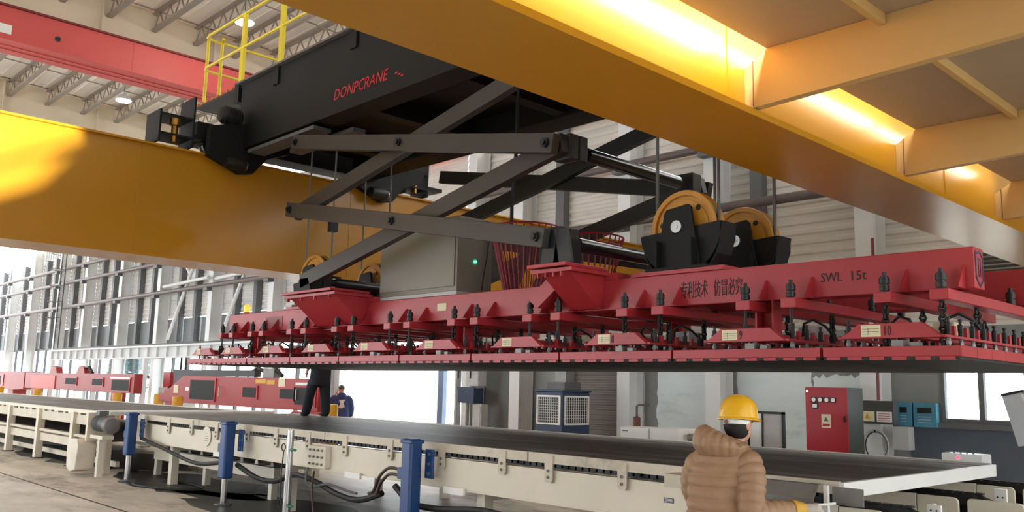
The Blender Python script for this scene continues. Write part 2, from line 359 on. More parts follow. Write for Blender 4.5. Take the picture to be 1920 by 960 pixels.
# walkway
for y0, y1 in ((0.2, 2.4), (2.4, 4.76), (4.76, 7.07), (7.07, 9.44), (9.44, 11.84), (11.84, 14.2)):
    dk = bx('walkway_deck', DECK, cr, -2.70, -.6, y0, y1, 3.86, 3.868)
    bx('deck_angle', YEL2, dk, -1.99, -1.95, y0+.01, y1-.01, 3.795, 3.86)
    bx('deck_angle', YEL2, dk, -1.20, -1.16, y0+.01, y1-.01, 3.795, 3.86)
for y in (2.4, 4.76, 7.07, 9.44, 11.84, 14.2):
    br = B().prism([(-2.858, 3.50), (-.6, 3.585), (-.6, 3.858), (-2.70, 3.858), (-2.72, 3.84), (-2.858, 3.76)], 'y', y-.006, y+.006).build('walkway_bracket', YEL2, cr)
    B().add([(-2.858, y-.006, 3.50), (-.6, y-.006, 3.585), (-.6, y+.06, 3.585), (-2.858, y+.06, 3.50), (-2.858, y-.006, 3.49), (-.6, y-.006, 3.575), (-.6, y+.06, 3.575), (-2.858, y+.06, 3.49)],
            [(0,3,2,1),(4,5,6,7),(0,1,5,4),(1,2,6,5),(2,3,7,6),(3,0,4,7)]).build('bracket_flange', YEL2, br)
    bx('weld_line', mat('dark_weld', (110, 70, 50), .6), br, -2.80, -2.794, y-.009, y-.006, 3.50, 3.80)

def area(name, parent, loc, rot, sx, sy, e, col=(1, 1, 1)):
    L = bpy.data.lights.new(name, 'AREA'); L.shape = 'RECTANGLE'; L.size = sx; L.size_y = sy; L.energy = e; L.color = col
    o = bpy.data.objects.new(name, L); SC.collection.objects.link(o); o.parent = parent; o.location = Vector(loc)-W[parent]; o.rotation_euler = rot; return o
for y0, y1, e in ((.3, 2.36, 32), (2.44, 4.72, 32), (4.8, 7.03, 6), (7.11, 9.4, 3)):   # unseen tube lights added above the walkway gap to brighten the girder side
    lb_ = bx('added_strip_light', mat('added_lamp_glow', (255, 250, 235), .3, emit=6), cr, -2.66, -2.62, y0, y1, 3.945, 3.975); bx('added_strip_housing', GRYL, lb_, -2.62, -2.58, y0-.03, y1+.03, 3.87, 4.0)
    area('added_strip_beam', cr, (-2.668, (y0+y1)/2, 3.96), (0, R(62), 0), .03, y1-y0, e, (1, .97, .88))
fd = bx('added_spot_box', GRYD, cr, -3.72, -3.47, .5, .9, 4.6, 4.85, bevel=.02); bx('added_spot_lens', mat('added_lamp_glow', (255, 250, 235), .3, emit=6), fd, -3.73, -3.72, .54, .86, 4.64, 4.81)  # unseen spot source added to throw the bright patch on the left girder
L = bpy.data.lights.new('added_spot_beam', 'SPOT'); L.energy = 13000; L.spot_size = R(13); L.spot_blend = .25; L.shadow_soft_size = .04; L.color = (1, .98, .9)
lo = bpy.data.objects.new('added_spot_beam', L); SC.collection.objects.link(lo); lo.parent = cr; lo.location = Vector((-3.78, .7, 4.72))-W[cr]
lo.rotation_euler = (Vector((-12.5, 2.6, 4.75))-Vector((-3.78, .7, 4.72))).to_track_quat('-Z', 'Y').to_euler()
SRC = Vector((-3.78, .7, 4.72)); L.spot_size = R(20); L.shadow_soft_size = .008
lo.rotation_euler = (Vector((-12.5, 2.3, 4.5))-SRC).to_track_quat('-Z', 'Y').to_euler()
for poly in ([(4.089, 5.132), (2.0, 4.05), (2.0, 3.93), (3.601, 4.737)], [(3.25, 4.257), (1.2, 3.2), (1.2, 1.5), (3.4, 1.5)], [(4.048, 5.6), (7, 6.3), (7, 1.5), (3.3, 1.5), (3.25, 4.257), (3.601, 4.737), (4.089, 5.132)], [(-2, 5.3), (7, 5.3), (7, 8), (-2, 8)], [(-2, 6), (1.2, 6), (1.2, 1.5), (-2, 1.5)]):
    f_ = .34/8.72; pp = [(SRC.y+(y-SRC.y)*f_, SRC.z+(z-SRC.z)*f_) for y, z in poly]
    B().prism(pp, 'x', SRC.x-.34, SRC.x-.342).build('beam_mask', BLKS, fd)  # added mask plates, cut so the beam lands in the bright patch's outline
rc = thing('overhead_crane', 'old red overhead crane girder crossing high above the yellow girder', 'crane', (-20.4, 8, 8.3))
g = bx('girder', REDB, rc, -20.85, -20.0, -2, 16.2, 8.70, 9.39)
bx('bottom_flange', REDB, g, -20.92, -19.97, -2, 16.2, 8.67, 8.70)
for x in (-20.6, -20.35): bx('flange_rib', REDB, g, x-.02, x+.02, -2, 16.2, 8.655, 8.67)
bx('top_flange', mat('red_dark_edge', (120, 44, 42), .6), g, -20.95, -19.93, -2, 16.2, 9.39, 9.43)
for y in (2, 6.9, 11.5): bx('weld_seam', REDB, g, -20.0, -19.992, y, y+.03, 8.7, 9.39)
bx('nameplate', WHT, g, -20.0, -19.985, 3.9, 4.4, 8.80, 9.0)
B().cyl((-20.01, 5.3, 8.98), (-19.985, 5.3, 8.98), .06, n=12).build('cable_hole', BLKS, g)

# ---- trolley between the yellow girders
tr = thing('crane_trolley', 'black crane trolley with yellow handrail running on the yellow girders', 'trolley', (-8, 7.3, 5.17))
nb = bx('front_beam', BLK, tr, -12.5, -3.2, 6.0, 6.35, 5.25, 6.32, bevel=.01)
bx('rear_beam', BLK, tr, -12.5, -3.2, 8.1, 8.55, 5.25, 6.32, bevel=.01)
bx('floor_plate', BLK, tr, -12.5, -3.2, 6.35, 8.1, 5.55, 5.6)
bx('beam_top_plate', mat('grey_top_plate', (105, 100, 94), .6), tr, -12.6, -3.1, 5.93, 6.4, 6.32, 6.35)
for x in (-11.2, -9.4, -7.6, -5.8, -4.2): bx('cross_member', BLK, tr, x-.1, x+.1, 6.35, 8.1, 5.28, 5.55)
bx('cable_tray', GRYD, tr, -12.2, -10.3, 6.02, 6.3, 5.17, 5.22)
bx('cable_tray', GRYD, tr, -11.6, -9.9, 6.4, 6.6, 5.14, 5.2)
text_mesh('DONPCRANE', .215, INKR, nb, face_y(-9.8, 5.998, 5.44), sx=.92, shear=.25)
text_mesh('R', .3, INKR, nb, face_y(-7.4, 5.998, 5.50))
for k in range(3): bx('lettering', INKR, nb, -8.42+k*.06, -8.37+k*.06, 5.996, 6.0, 5.47-.03*k, 5.49-.03*k)
for xs, s in ((-12.85, 1), (-3.16, -1)):
    bx('end_carriage', BLK, tr, xs-.22, xs+.22, 5.4, 9.1, 5.3, 5.62, bevel=.01)
    for y in (5.75, 8.75):
        wh = B().lathe([(.05, -.07), (.2, -.07), (.2, -.05), (.175, -.045), (.175, .045), (.2, .05), (.2, .07), (.05, .07)], (xs, y, 5.35), 'x').build('wheel', STLD, tr, smooth=True)
for y0 in (5.45, 8.1):   # hexagonal side plates and their gearmotors
    P8 = [(0, .45), (.46, .60), (1.45, .52), (1.35, .28), (.95, .11), (.74, -.15), (.52, -.19), (0, 0)]
    B().prism([(y0+a, 5.04+c) for a, c in P8], 'x', -12.42, -12.3).build('side_plate', BLK, tr, bevel=.008)
    gm = B().lathe([(.05, 0), (.09, .01), (.1, .08), (.1, .3), (.085, .33), (.04, .34)], (-12.28, y0+.25, 4.98), 'y', 16).build('gearmotor', BLKS, tr, smooth=True)
    B().cyl((-12.28, y0+.55, 4.98), (-12.28, y0+.60, 4.98), .075, n=16).build('motor_cap', STL, gm, smooth=True)
    m2 = B().lathe([(.03, 0), (.11, .01), (.13, .04), (.13, .3), (.11, .34), (.05, .36)], (-12.35, y0+.15, 5.72), 'y', 16).build('drive_motor', BLKS, tr, smooth=True)
    for k in range(6): B().lathe([(.13, 0), (.145, .004), (.145, .016), (.13, .02)], (-12.35, y0+.21+k*.045, 5.72), 'y', 16).build('cooling_fin', BLKS, m2)
# guide roller bracket at the outer end
for y0, bl in ((4.75, True), (9.2, False)):
    g = B().box(-12.95, -12.45, y0, y0+.03, 5.14, 5.62).box(-12.95, -12.45, y0+.5, y0+.53, 5.14, 5.92).box(-12.95, -12.45, y0+.03, y0+.5, 5.55, 5.58).box(-12.95, -12.45, y0+.03, y0+.5, 5.26, 5.29).build('roller_bracket', BLK, tr)
    B().lathe([(.03, 0), (.05, .01), (.05, .25), (.085, .26), (.085, .36), (.03, .37)], (-12.5, y0+.25, 5.62), 'z', 16).build('guide_roller', BRS, g, smooth=True).location.z -= .46
    B().box(-12.95, -12.5, y0+.53, 5.45 if bl else y0+.9, 5.3, 5.36).build('bracket_arm', BLK, g)
# handrail
def rail(pts, r=.024, m=YELR): return B().tube(pts, r, 8).build('handrail', m, tr, smooth=True)
for x in (-12.62, -11.38, -9.35): B().box(x-.05, x+.05, 6.01, 6.06, 6.2, 7.55).build('handrail_post', YELR, tr); bx('post_clamp', BLK, tr, x-.07, x+.07, 5.97, 6.1, 6.05, 6.38)
for z in (7.55, 6.98): rail([(-4, 6.03, z), (-13.9, 6.03, z), (-14.05, 6.06, z), (-14.1, 6.15, z), (-14.1, 7.4, z)])
for y in (6.1, 6.35): rail([(-14.1, y, 6.3), (-14.1, y, 7.5), (-14.08, y, 7.56), (-14.0, y-.03, 7.6)], .03)
bx('platform_edge', BLKS, tr, -14.15, -12.5, 6.0, 7.4, 6.27, 6.31)
for k in range(9): bx('platform_bar', mat('orange_grating', (190, 110, 50), .6), tr, -14.1+k*.18, -14.06+k*.18, 5.98, 7.4, 6.31, 6.35)

# ================================================================== SCISSOR GUIDE
XL, XR = -10.72, -5.88
sg = thing('scissor_guide', 'dark steel scissor linkage hanging from the trolley and steadying the red spreader', 'linkage', (-8.3, 7.3, 2.94))
NODE = {'L1': (-10.72, 5.05), 'L2': (-10.76, 4.09), 'L3': (-10.5, 3.10), 'R0': (-5.9, 5.08), 'R1': (-5.83, 4.11), 'R2': (-5.94, 3.18)}
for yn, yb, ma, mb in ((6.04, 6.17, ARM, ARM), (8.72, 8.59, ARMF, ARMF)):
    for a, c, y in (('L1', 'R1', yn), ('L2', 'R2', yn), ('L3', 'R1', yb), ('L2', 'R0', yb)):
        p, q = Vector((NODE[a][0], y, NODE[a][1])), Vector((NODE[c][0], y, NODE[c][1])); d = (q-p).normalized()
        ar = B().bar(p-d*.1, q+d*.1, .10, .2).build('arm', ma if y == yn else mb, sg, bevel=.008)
        ctr = (p+q)/2
        for t in ((p, ctr, q) if y == yn else ()):
            s = -1 if y < 7.5 else 1
            B().cyl(t+Vector((0, s*.05, 0)), t+Vector((0, s*.075, 0)), .055, n=6).cyl(t+Vector((0, s*.075, 0)), t+Vector((0, s*.10, 0)), .03, n=10).build('pivot_bolt', BLKS, ar)
for k in ('R1', 'R2', 'L3'):
    x, z = NODE[k]
    rd = B().cyl((x, 6.6, z), (x, 8.2, z), .075, n=16).build('cross_rod', mat('glossy_black_rod', (34, 35, 38), .18, var=.05), sg, smooth=True)
    B().cyl((x, 6.3, z), (x, 6.95, z), .05, n=16).build('rod_sleeve', CHR if k == 'R2' else BLKS, rd, smooth=True)
    for y0, y1 in ((6.22, 6.34), (6.36, 6.48), (8.32, 8.5)):
        bx('joint_block', BLKS, sg, x-.10, x+.13, y0, y1, z-.13, z+.13, bevel=.01)
for y0 in (6.1, 8.45):
    for x0 in (-5.92, -5.75):
        B().prism([(x0, 3.25), (x0+.13, 3.25), (x0+.2, 2.915), (x0-.05, 2.915)], 'y', y0, y0+.03).build('foot_bracket', BLKS, sg)
    bx('foot_block', BLK, sg, -6.02, -5.62, y0+.03, y0+.2, 2.915, 3.15)
    B().prism([(-10.7, 2.945), (-10.3, 2.945), (-10.38, 3.12), (-10.6, 3.12)], 'y', y0+.02, y0+.22).build('foot_block', BLK, sg)

# ================================================================== RED SPREADER
sp = thing('lifting_spreader', 'long red lifting spreader beam with lettering hanging from the trolley', 'spreader', (-8, 7.3, 2.4))
nbm = bx('front_beam', RED, sp, -13.58, -2.16, 6.6, 6.8, 2.485, 2.785, bevel=.008)
fbm = bx('rear_beam', RED, sp, -13.58, -2.16, 8.0, 8.2, 2.485, 2.785, bevel=.008)
BLX = [-2.32, -2.72, -3.47, -3.88, -4.75, -5.16, -6.01, -6.41, -7.24, -7.63, -8.46, -8.86, -9.66, -10.05, -10.84, -11.23, -12.05, -12.40, -13.02, -13.40]
proto = {}
def rep(key, maker, loc, parent):
    if key not in proto:
        o = maker(); attach(o, parent); o.location = Vector(loc) - W[parent]; proto[key] = o; return o
    return link_copy(proto[key], parent, loc)
def mk_arm(): return bx('cross_arm', RED, None, -.065, .065, 6.36, 8.6, -.08, 0, bevel=.006)
def mk_tb():
    return B().lathe([(.018, 0), (.018, .012), (.036, .012), (.036, .05), (.028, .052), (.028, .062), (.038, .064), (.038, .105), (.03, .107), (.03, .118), (.016, .12), (.016, .15)], (0, 0, 0), 'z', 12).build('screw_jack', BLKS, None, smooth=True)
def mk_fin(): return B().prism([(6.6, 0), (6.46, 0), (6.585, .17), (6.6, .17)], 'x', -.006, .006).build('gusset', RED, None)
def mk_chain():
    b = B(); z = 0
    for i in range(9):
        a = (.022, 0, 0) if i % 2 else (0, .022, 0); z = -.036*i
        b.tube([Vector(a)*math.cos(t)*1.0 + Vector((0, 0, z-.022+.024*math.sin(t))) for t in [k*math.pi/4 for k in range(8)]], .0115, 5, True)
    b.cyl((0, 0, .0), (0, 0, .02), .025, n=8); return b.build('chain', BLKS, None)
def mk_rod(): return B().cyl((0, 0, -.34), (0, 0, 0), .013, n=8).cyl((0, 0, -.2), (0, 0, -.12), .025, n=8).build('hanger_rod', BLKS, None, smooth=True)
for i, x in enumerate(BLX):
    rep('arm', mk_arm, (x, 0, 2.47), sp)
    for y in (6.41, 8.53, 7.9): rep('tb', mk_tb, (x, y, 2.47), sp)
    rep('fin', mk_fin, (x+.09, 0, 2.485), sp)
    rep('chain' if i % 4 < 2 else 'rod', mk_chain if i % 4 < 2 else mk_rod, (x, 6.41, 2.39), sp)
    rep('chain', mk_chain, (x, 7.1, 2.39), sp); rep('chain', mk_chain, (x, 8.5, 2.39), sp)
for x in (-3.82, -7.75, -12.65, -5.7, -10.0):
    y0 = 6.6 if x in (-3.82, -7.75, -12.65) else 8.0
    B().box(x-.085, x+.085, y0+.12, y0+.14, 2.13, 2.485).box(x-.085, x-.07, y0, y0+.12, 2.13, 2.485).box(x+.07, x+.085, y0, y0+.12, 2.13, 2.485).build('channel_post', RED, sp)
for x in (-11.2, -9.0, -6.6, -4.7): bx('tie_beam', RED, sp, x-.4 if x in (-11.2, -4.7) else x-.1, x+.4 if x in (-11.2, -4.7) else x+.1, 6.8, 8.0, 2.56, 2.8)
bx('sheave_base', RED, sp, -5.22, -4.2, 6.58, 6.95, 2.785, 2.825)
bx('sheave_base', RED, sp, -11.75, -10.75, 6.58, 6.95, 2.785, 2.825)
# outriggers carrying the scissor feet
for x0, x1, zt in ((-10.86, -9.62, 2.93), (-6.06, -5.55, 2.905)):
    for f, s in ((6.0, 1), (8.8, -1)):
        pl = bx('outrigger_plate', RED, sp, x0, x1, f, f+s*.62, zt-.035, zt, bevel=.004)
        bx('lower_plate', RED, pl, x0+.03, x1+.06, f+s*.03, f+s*.62, zt-.085, zt-.05)
        B().prism([(f+s*.09, zt-.085), (f+s*.6, zt-.085), (f+s*.6, 2.5), (f+s*.52, 2.5)], 'x', x0+.12, x1-.02).build('outrigger_strut', RED, sp)
        if x1 > -6: B().prism([(x0-.32, 2.62), (x0-.18, 2.52), (x0+.16, 2.76), (x0+.02, 2.86)], 'y', f+s*.34, f+s*.58).build('strut_brace', RED, sp)
        for k in range(4): bx('rib', RED, pl, x0+.12+k*(x1-x0-.2)/3-.008, x0+.12+k*(x1-x0-.2)/3+.008, f+s*.03, f+s*.07, zt-.13, zt-.085)
    bx('beam_riser', RED, sp, x0-.1, x1+.15, 6.6, 6.8, 2.785, 2.85)
# lettering, rating plate, end emblem
text_mesh('专利技术', .165, INK, nbm, face_y(-4.66, 6.598, 2.565), sx=.44)
text_mesh('仿冒必究', .165, INK, nbm, face_y(-4.31, 6.598, 2.565), sx=.44)
text_mesh('SWL', .105, INK, nbm, face_y(-3.31, 6.598, 2.605), sx=.86)
text_mesh('15t', .105, INK, nbm, face_y(-3.075, 6.598, 2.605), sx=1.0)
bx('data_plate', LBL, nbm, -8.17, -8.0, 6.592, 6.6, 2.6, 2.69); bx('faded_plate', mat('faded_plate', (150, 90, 95), .6), nbm, -12.35, -11.85, 6.594, 6.6, 2.53, 2.7)
em = B()
for poly in ([(6.64, 2.73), (6.655, 2.75), (6.655, 2.56), (6.64, 2.57)], [(6.655, 2.735), (6.72, 2.75), (6.72, 2.735), (6.655, 2.72)], [(6.72, 2.75), (6.765, 2.71), (6.755, 2.70), (6.715, 2.735)],
             [(6.75, 2.71), (6.765, 2.71), (6.765, 2.56), (6.75, 2.56)], [(6.64, 2.57), (6.70, 2.51), (6.71, 2.525), (6.655, 2.58)], [(6.70, 2.51), (6.765, 2.56), (6.755, 2.575), (6.70, 2.525)],
             [(6.685, 2.7), (6.695, 2.7), (6.695, 2.58), (6.685, 2.58)], [(6.715, 2.7), (6.725, 2.7), (6.725, 2.58), (6.715, 2.58)], [(6.695, 2.7), (6.715, 2.7), (6.715, 2.69), (6.695, 2.69)], [(6.695, 2.59), (6.715, 2.59), (6.715, 2.58), (6.695, 2.58)]):
    em.prism([(6.7+(a-6.7)*1.3, 2.635+(c-2.635)*1.12) for a, c in poly], 'x', -2.16, -2.157)
em.build('emblem', mat('navy_emblem_ink', (38, 30, 66), .5), nbm)
# sheaves
def sheave(x, y):
    c = (x, y, 3.225)
    br = bx('sheave_foot', BLK, sp, x-.34, x+.34, y-.2, y+.2, 2.82, 2.85)
    for s in (-1, 1):
        yy = y+s*.125
        arc = [(x-.44+.0*k, 3.18) for k in range(1)] + [(x+.45*math.cos(R(a)), 3.22+.45*math.sin(R(a))) for a in range(188, 353, 12)]
        arc = [(px, max(pz, 2.85)) for px, pz in arc] + [(x+.44, 3.24)]
        B().prism(arc, 'y', yy-.008, yy+.008).build('sheave_guard', BLK, br)
        B().prism([(x-.24, 2.85), (x+.24, 2.85), (x+.15, 3.4), (x+.12, 3.43), (x-.12, 3.40), (x-.15, 3.36)], 'y', yy+s*.008, yy+s*.04).build('side_plate', BLK, br, bevel=.004)
        B().box(x-.2, x-.185, yy+s*.04, yy+s*.11, 2.85, 3.1).box(x+.185, x+.2, yy+s*.04, yy+s*.11, 2.85, 3.1).build('stiffener', BLK, br)
        B().cyl((x, yy+s*.04, 3.225), (x, yy+s*.06, 3.225), .058, n=20).cyl((x, yy+s*.06, 3.225), (x, yy+s*.066, 3.225), .02, n=10).build('axle_pin', STL, br, smooth=True)
    B().prism([(x+.44, 3.24), (x+.455, 3.24), (x+.4, 2.95), (x+.33, 2.85), (x+.31, 2.85), (x+.385, 2.96)], 'y', y-.117, y+.117).build('guard_rim', BLK, br)
    B().prism([(x-.44, 3.18), (x-.455, 3.18), (x-.4, 2.95), (x-.33, 2.85), (x-.31, 2.85), (x-.385, 2.96)], 'y', y-.117, y+.117).build('guard_rim', BLK, br)
    prof = [(.05, -.06), (.27, -.06), (.275, -.05), (.31, -.05), (.315, -.075), (.36, -.075), (.365, -.06), (.335, -.012), (.335, .012), (.365, .06), (.36, .075), (.315, .075), (.31, .05), (.275, .05), (.27, .06), (.05, .06)]
    wh = B().lathe(prof, c, 'y', 40).build('sheave', SHEAVE, sp, smooth=True)
    B().lathe([(.336, -.02), (.345, -.018), (.345, .018), (.336, .02)], c, 'y', 40).build('rope_groove', BLKS, wh, smooth=True)
    for a in (48, 168, 288): B().cyl((x+.245*math.cos(R(a)), y-.063, 3.225+.245*math.sin(R(a))), (x+.245*math.cos(R(a)), y+.063, 3.225+.245*math.sin(R(a))), .028, n=12).build('lightening_hole', BLKS, wh)
SHV = [(-4.71, 6.78), (-4.71, 7.78), (-11.24, 6.78), (-11.24, 7.78)]
for x, y in SHV: sheave(x, y)
wr = ['left', 'right']
for x, y in SHV:
    for s in (-1, 1):
        end = 'right end of spreader' if x > -8 else 'left end of spreader'
        side = 'outer' if (s > 0) == (x > -8) else 'inner'
        row = 'front' if y < 7 else 'rear'
        tag(B().cyl((x+s*.345, y, 3.225), (x+s*.345, y, 5.28), .014 if x < -8 else .016, n=8).build('wire_rope', STLD if x < -8 else GRYD, None, smooth=True), f'steel wire rope at the {side} side of the {row} sheave, {end}', 'rope', 'hoist ropes between trolley and sheaves')
# small load-cell box on a rope and hoses
tag(B().box(-10.93, -10.84, 6.72, 6.84, 3.9, 4.05).cyl((-10.885, 6.78, 4.05), (-10.885, 6.78, 4.2), .006, n=6).build('limit_weight', BLKS), 'small black limit switch weight hanging on a left hoist rope', 'weight')
tag(B().tube([(-7.2, 6.95, 5.55), (-7.25, 6.97, 5.1), (-7.35, 7.05, 4.4), (-7.5, 7.15, 3.9), (-7.55, 7.2, 3.4)], .022, 8).build('power_cable', RUB, None, smooth=True), 'black power cable dropping from trolley into left red cable basket', 'cable')

# ---- ten lifting magnets
JX = [-2.1, -3.07, -4.40, -5.70, -6.97, -8.23, -9.50, -10.70, -11.92, -13.05, -13.95]
place = ['at the right end', 'second from the right end', 'third from the right end', 'fourth from the right end', 'fifth from the right end', 'fifth from the left end', 'fourth from the left end', 'third from the left end', 'second from the left end', 'at the left end']
def mk_stud(): return B().lathe([(.018, 0), (.018, .035), (.02, .04), (.02, .085), (.011, .09), (.011, .11), (.016, .113), (.016, .125)], (0, 0, 0), 'z', 8).build('spring_stud', BLKS, None, smooth=True)
def mk_foot(): return B().cyl((0, 0, 0), (0, 0, .06), .014, n=8).cyl((0, 0, .02), (0, 0, .04), .02, n=6).build('foot_bolt', STLD, None)
def mk_lug(): return B().box(-.012, .012, -.018, .018, 0, .07).build('lug', RED, None)
def mk_tooth(): return B().box(-.05, .05, 6.1, 6.14, -.022, 0).build('lip_tooth', RED, None)
for i in range(10):
    x1, x0 = JX[i]-.012, JX[i+1]+.012; cx = (x0+x1)/2; n = 10-i
    mg = thing('lifting_magnet', f'red lifting magnet panel under the spreader, {place[i]}'+(f', marked {n}' if n >= 9 else ''), 'magnet', (cx, 7.7, 1.96), 'lifting magnets in a row under the spreader')
    bx('magnet_plate', RED, mg, x0, x1, 6.1, 9.3, 1.985, 2.055, bevel=.003)
    bx('magnet_face', MAGF, mg, x0+.004, x1-.004, 6.105, 9.3, 1.965, 1.985)
    nt_ = max(4, int((x1-x0)/.15))
    for k in range(nt_): rep('tooth', mk_tooth, (x0+(k+.5)*(x1-x0)/nt_, 0, 1.984), mg)
    if i == 0:
        for k in range(11): bx('end_block', RED, mg, x1, x1+.012, 6.1+k*.29, 6.385+k*.29, 1.983, 2.056, bevel=.002)
    hw = .36
    cv = B().prism([(cx-hw, 2.115), (cx+hw, 2.115), (cx+hw-.14, 2.22), (cx-hw+.14, 2.22)], 'y', 6.14, 6.2).build('front_cover', RED, mg, bevel=.003)
    bx('spec_label', LBL, cv, cx-.2, cx-.06, 6.136, 6.14, 2.128, 2.21)
    lb = B()
    for k in range(3): lb.box(cx-.19, cx-.07, 6.1345, 6.136, 2.145+k*.018, 2.148+k*.018)
    lb.box(cx-.15, cx-.147, 6.1345, 6.136, 2.14, 2.19); lb.build('label_print', GRYD, cv)
    if n >= 8: text_mesh(str(n), .1, INK, cv, face_y(cx-.045, 6.138, 2.135), sx=.62)
    bx('top_beam', RED, mg, cx-.05, cx+.05, 6.2, 9.15, 2.14, 2.2)
    bx('clamp', STLD, mg, cx+.02, cx+.1, 6.12, 6.2, 2.055, 2.1); bx('clamp', STLD, mg, cx+.14, cx+.2, 6.14, 6.2, 2.055, 2.085)
    for s in (-1, 1):
        rx = cx+s*(hw-.01)
        bx('side_rail', RED, mg, rx-.03, rx+.03, 6.15, 9.2, 2.115, 2.132)
        for k in range(13 if i < 6 else 7):
            y = 6.26+k*(.23 if i < 6 else .4)
            rep('stud', mk_stud, (rx, y, 2.132), mg); rep('foot', mk_foot, (rx, y, 2.055), mg)
            if k % 1 == 0: rep('lug', mk_lug, (rx, y+.1, 2.132), mg)
    for s in (-1, 1):
        B().tube([(cx+s*.1, 6.9, 2.2), (cx+s*.14, 6.85, 2.3), (cx+s*.22, 6.85, 2.33), (cx+s*.3, 6.9, 2.28), (cx+s*.32, 7.1, 2.16)], .012, 6).build('supply_cable', RUB, mg, smooth=True)
    bx('terminal_box', GRYL if i % 3 else LBL, mg, cx-.1, cx+.06, 7.2, 7.4, 2.2, 2.3)
tag(B().lathe([(.055, 0), (.055, .03), (.045, .04)], (-13.2, 6.7, 2.785), 'z', 16).build('warning_beacon', REDC, None, smooth=True), 'small red and orange warning beacon lit on the left end of spreader', 'beacon')
bc = [o for o in bpy.data.objects if o.name == 'warning_beacon'][0]
B().lathe([(.046, .03), (.046, .13), (.03, .16), (.005, .165)], (-13.2, 6.7, 2.785), 'z', 16).build('beacon_lens', mat('lit_amber_lens', (255, 120, 40), .3, emit=3.0), bc, smooth=True)
# ---- grey cabinet on the spreader
cb = thing('electrical_cabinet', 'large grey electrical cabinet with green lamp standing on red spreader', 'cabinet', (-8.7, 7.0, 2.8))
bx('body', GRY, cb, -9.5, -7.93, 6.68, 7.24, 2.84, 3.76, bevel=.006)
bx('door', GRY, cb, -9.46, -7.97, 6.665, 6.68, 2.9, 3.72, bevel=.004); bx('base_frame', GRYL, cb, -9.5, -7.93, 6.68, 7.24, 2.8, 2.84)
lm = B().cyl((-7.93, 6.96, 3.22), (-7.915, 6.96, 3.22), .018, n=12).build('pilot_lamp', mat('lit_green_lamp', (60, 255, 170), .3, emit=5), cb)
B().tube([(-7.91, 7.12, 3.75), (-7.9, 7.15, 3.5), (-7.91, 7.14, 3.3), (-7.9, 7.08, 3.05), (-7.91, 7.06, 2.82)], .007, 6).build('cable', RUB, cb, smooth=True)
for x in (-9.3, -8.6): B().tube([(x-.03, 6.96, 3.76), (x-.03, 6.96, 3.82), (x+.03, 6.96, 3.82), (x+.03, 6.96, 3.76)], .008, 6).build('lifting_eye', STLD, cb)
# ---- cable baskets
def basket(c, lab, rt=.43, rb=.24, z0=2.82, z1=3.62):
    t = thing('cable_basket', lab, 'basket', (c[0], c[1], z0), 'cable baskets on the spreader'); n = 30
    def ringp(r, z): return [(c[0]+r*math.cos(2*math.pi*k/24), c[1]+r*math.sin(2*math.pi*k/24), z) for k in range(24)]
    for f in (1, .86, .0): B().tube(ringp(rb+(rt-rb)*f, z0+(z1-z0)*f), .012, 6, True).build('hoop', BASK, t, smooth=True)
    for k in range(n):
        a = 2*math.pi*k/n; ca, sa = math.cos(a), math.sin(a)
        B().cyl((c[0]+rb*ca, c[1]+rb*sa, z0), (c[0]+rt*ca, c[1]+rt*sa, z1), .0095, n=5).build('bar', BASK, t)
    for k in (3, 18):
        a = 2*math.pi*k/n+.05; ca, sa = math.cos(a), math.sin(a); B().bar((c[0]+rb*ca, c[1]+rb*sa, z0), (c[0]+rt*ca, c[1]+rt*sa, z1), .05, .02).build('stay', BASK, t)
    B().lathe([(rb+.03, -.02), (rb+.03, 0), (.02, 0)], (c[0], c[1], z0), 'z', 24).build('base', BASK, t)
basket((-7.4, 7.3), 'dark red bar basket for cable beside the grey cabinet')
basket((-7.05, 8.05), 'dark red bar basket partly hidden behind the scissor foot and rod', z1=3.56)

# ================================================================== CONVEYOR TABLE
TOPM = mat('scuffed_dark_table_steel', (80, 72, 67), .5, var=.6, scale=2.4, stretch=(.3, 2.2, 1), dirt=(150, 141, 136), dirt_at=.52, spec=.3)
ct = thing('conveyor_table', 'long cream conveyor table with scuffed dark steel top', 'table', (-9, 7.6, 0))
bx('table_top', TOPM, ct, -15.9, -2.97, 6.14, 9.21, 1.05, 1.1)
bx('far_edge_strip', STLD, ct, -15.9, -2.97, 8.95, 9.21, 1.1, 1.104)
for a, c in ((-15.9, -13.35), (-13.33, -9.72), (-9.70, -6.10), (-6.08, -2.97)): bx('apron', CRMD, ct, a, c, 6.1, 6.14, 1.015, 1.105)
bx('apron', CRM, ct, -15.9, -2.97, 9.21, 9.25, 1.0, 1.11)
bx('end_plate', WHT, ct, -2.97, -2.93, 6.1, 9.25, .99, 1.1, bevel=.004)
bm_ = bx('side_beam', CRM, ct, -15.9, -4.12, 6.12, 6.2, .66, .955); bx('side_beam', CRM, ct, -15.9, -4.12, 9.1, 9.2, .66, .955)
bx('lower_flange', CRM, bm_, -15.9, -4.12, 6.11, 6.3, .64, .66)
ch = B()
for k in range(150): ch.box(-15.85+k*.085, -15.79+k*.085, 6.22, 6.25, .97, 1.005)
ch.build('drive_chain', BLKS, ct, kind='stuff')
bx('chain_track', BLKS, ct, -15.9, -3.0, 6.26, 6.3, .955, 1.06); bx('chain_track', BLKS, ct, -15.9, -3.0, 9.0, 9.08, .955, 1.06)
def strap(x, lz):
    s = B().prism([(x-.05, 1.09), (x+.05, 1.09), (x+.05, lz+.03), (x+.03, lz), (x-.03, lz), (x-.05, lz+.03)], 'y', 6.085, 6.1).build('strap', CRMD, ct)
    for z in (lz+.05, lz+.11): B().cyl((x, 6.085, z), (x, 6.072, z), .014, n=6).build('bolt', GRYD, s)
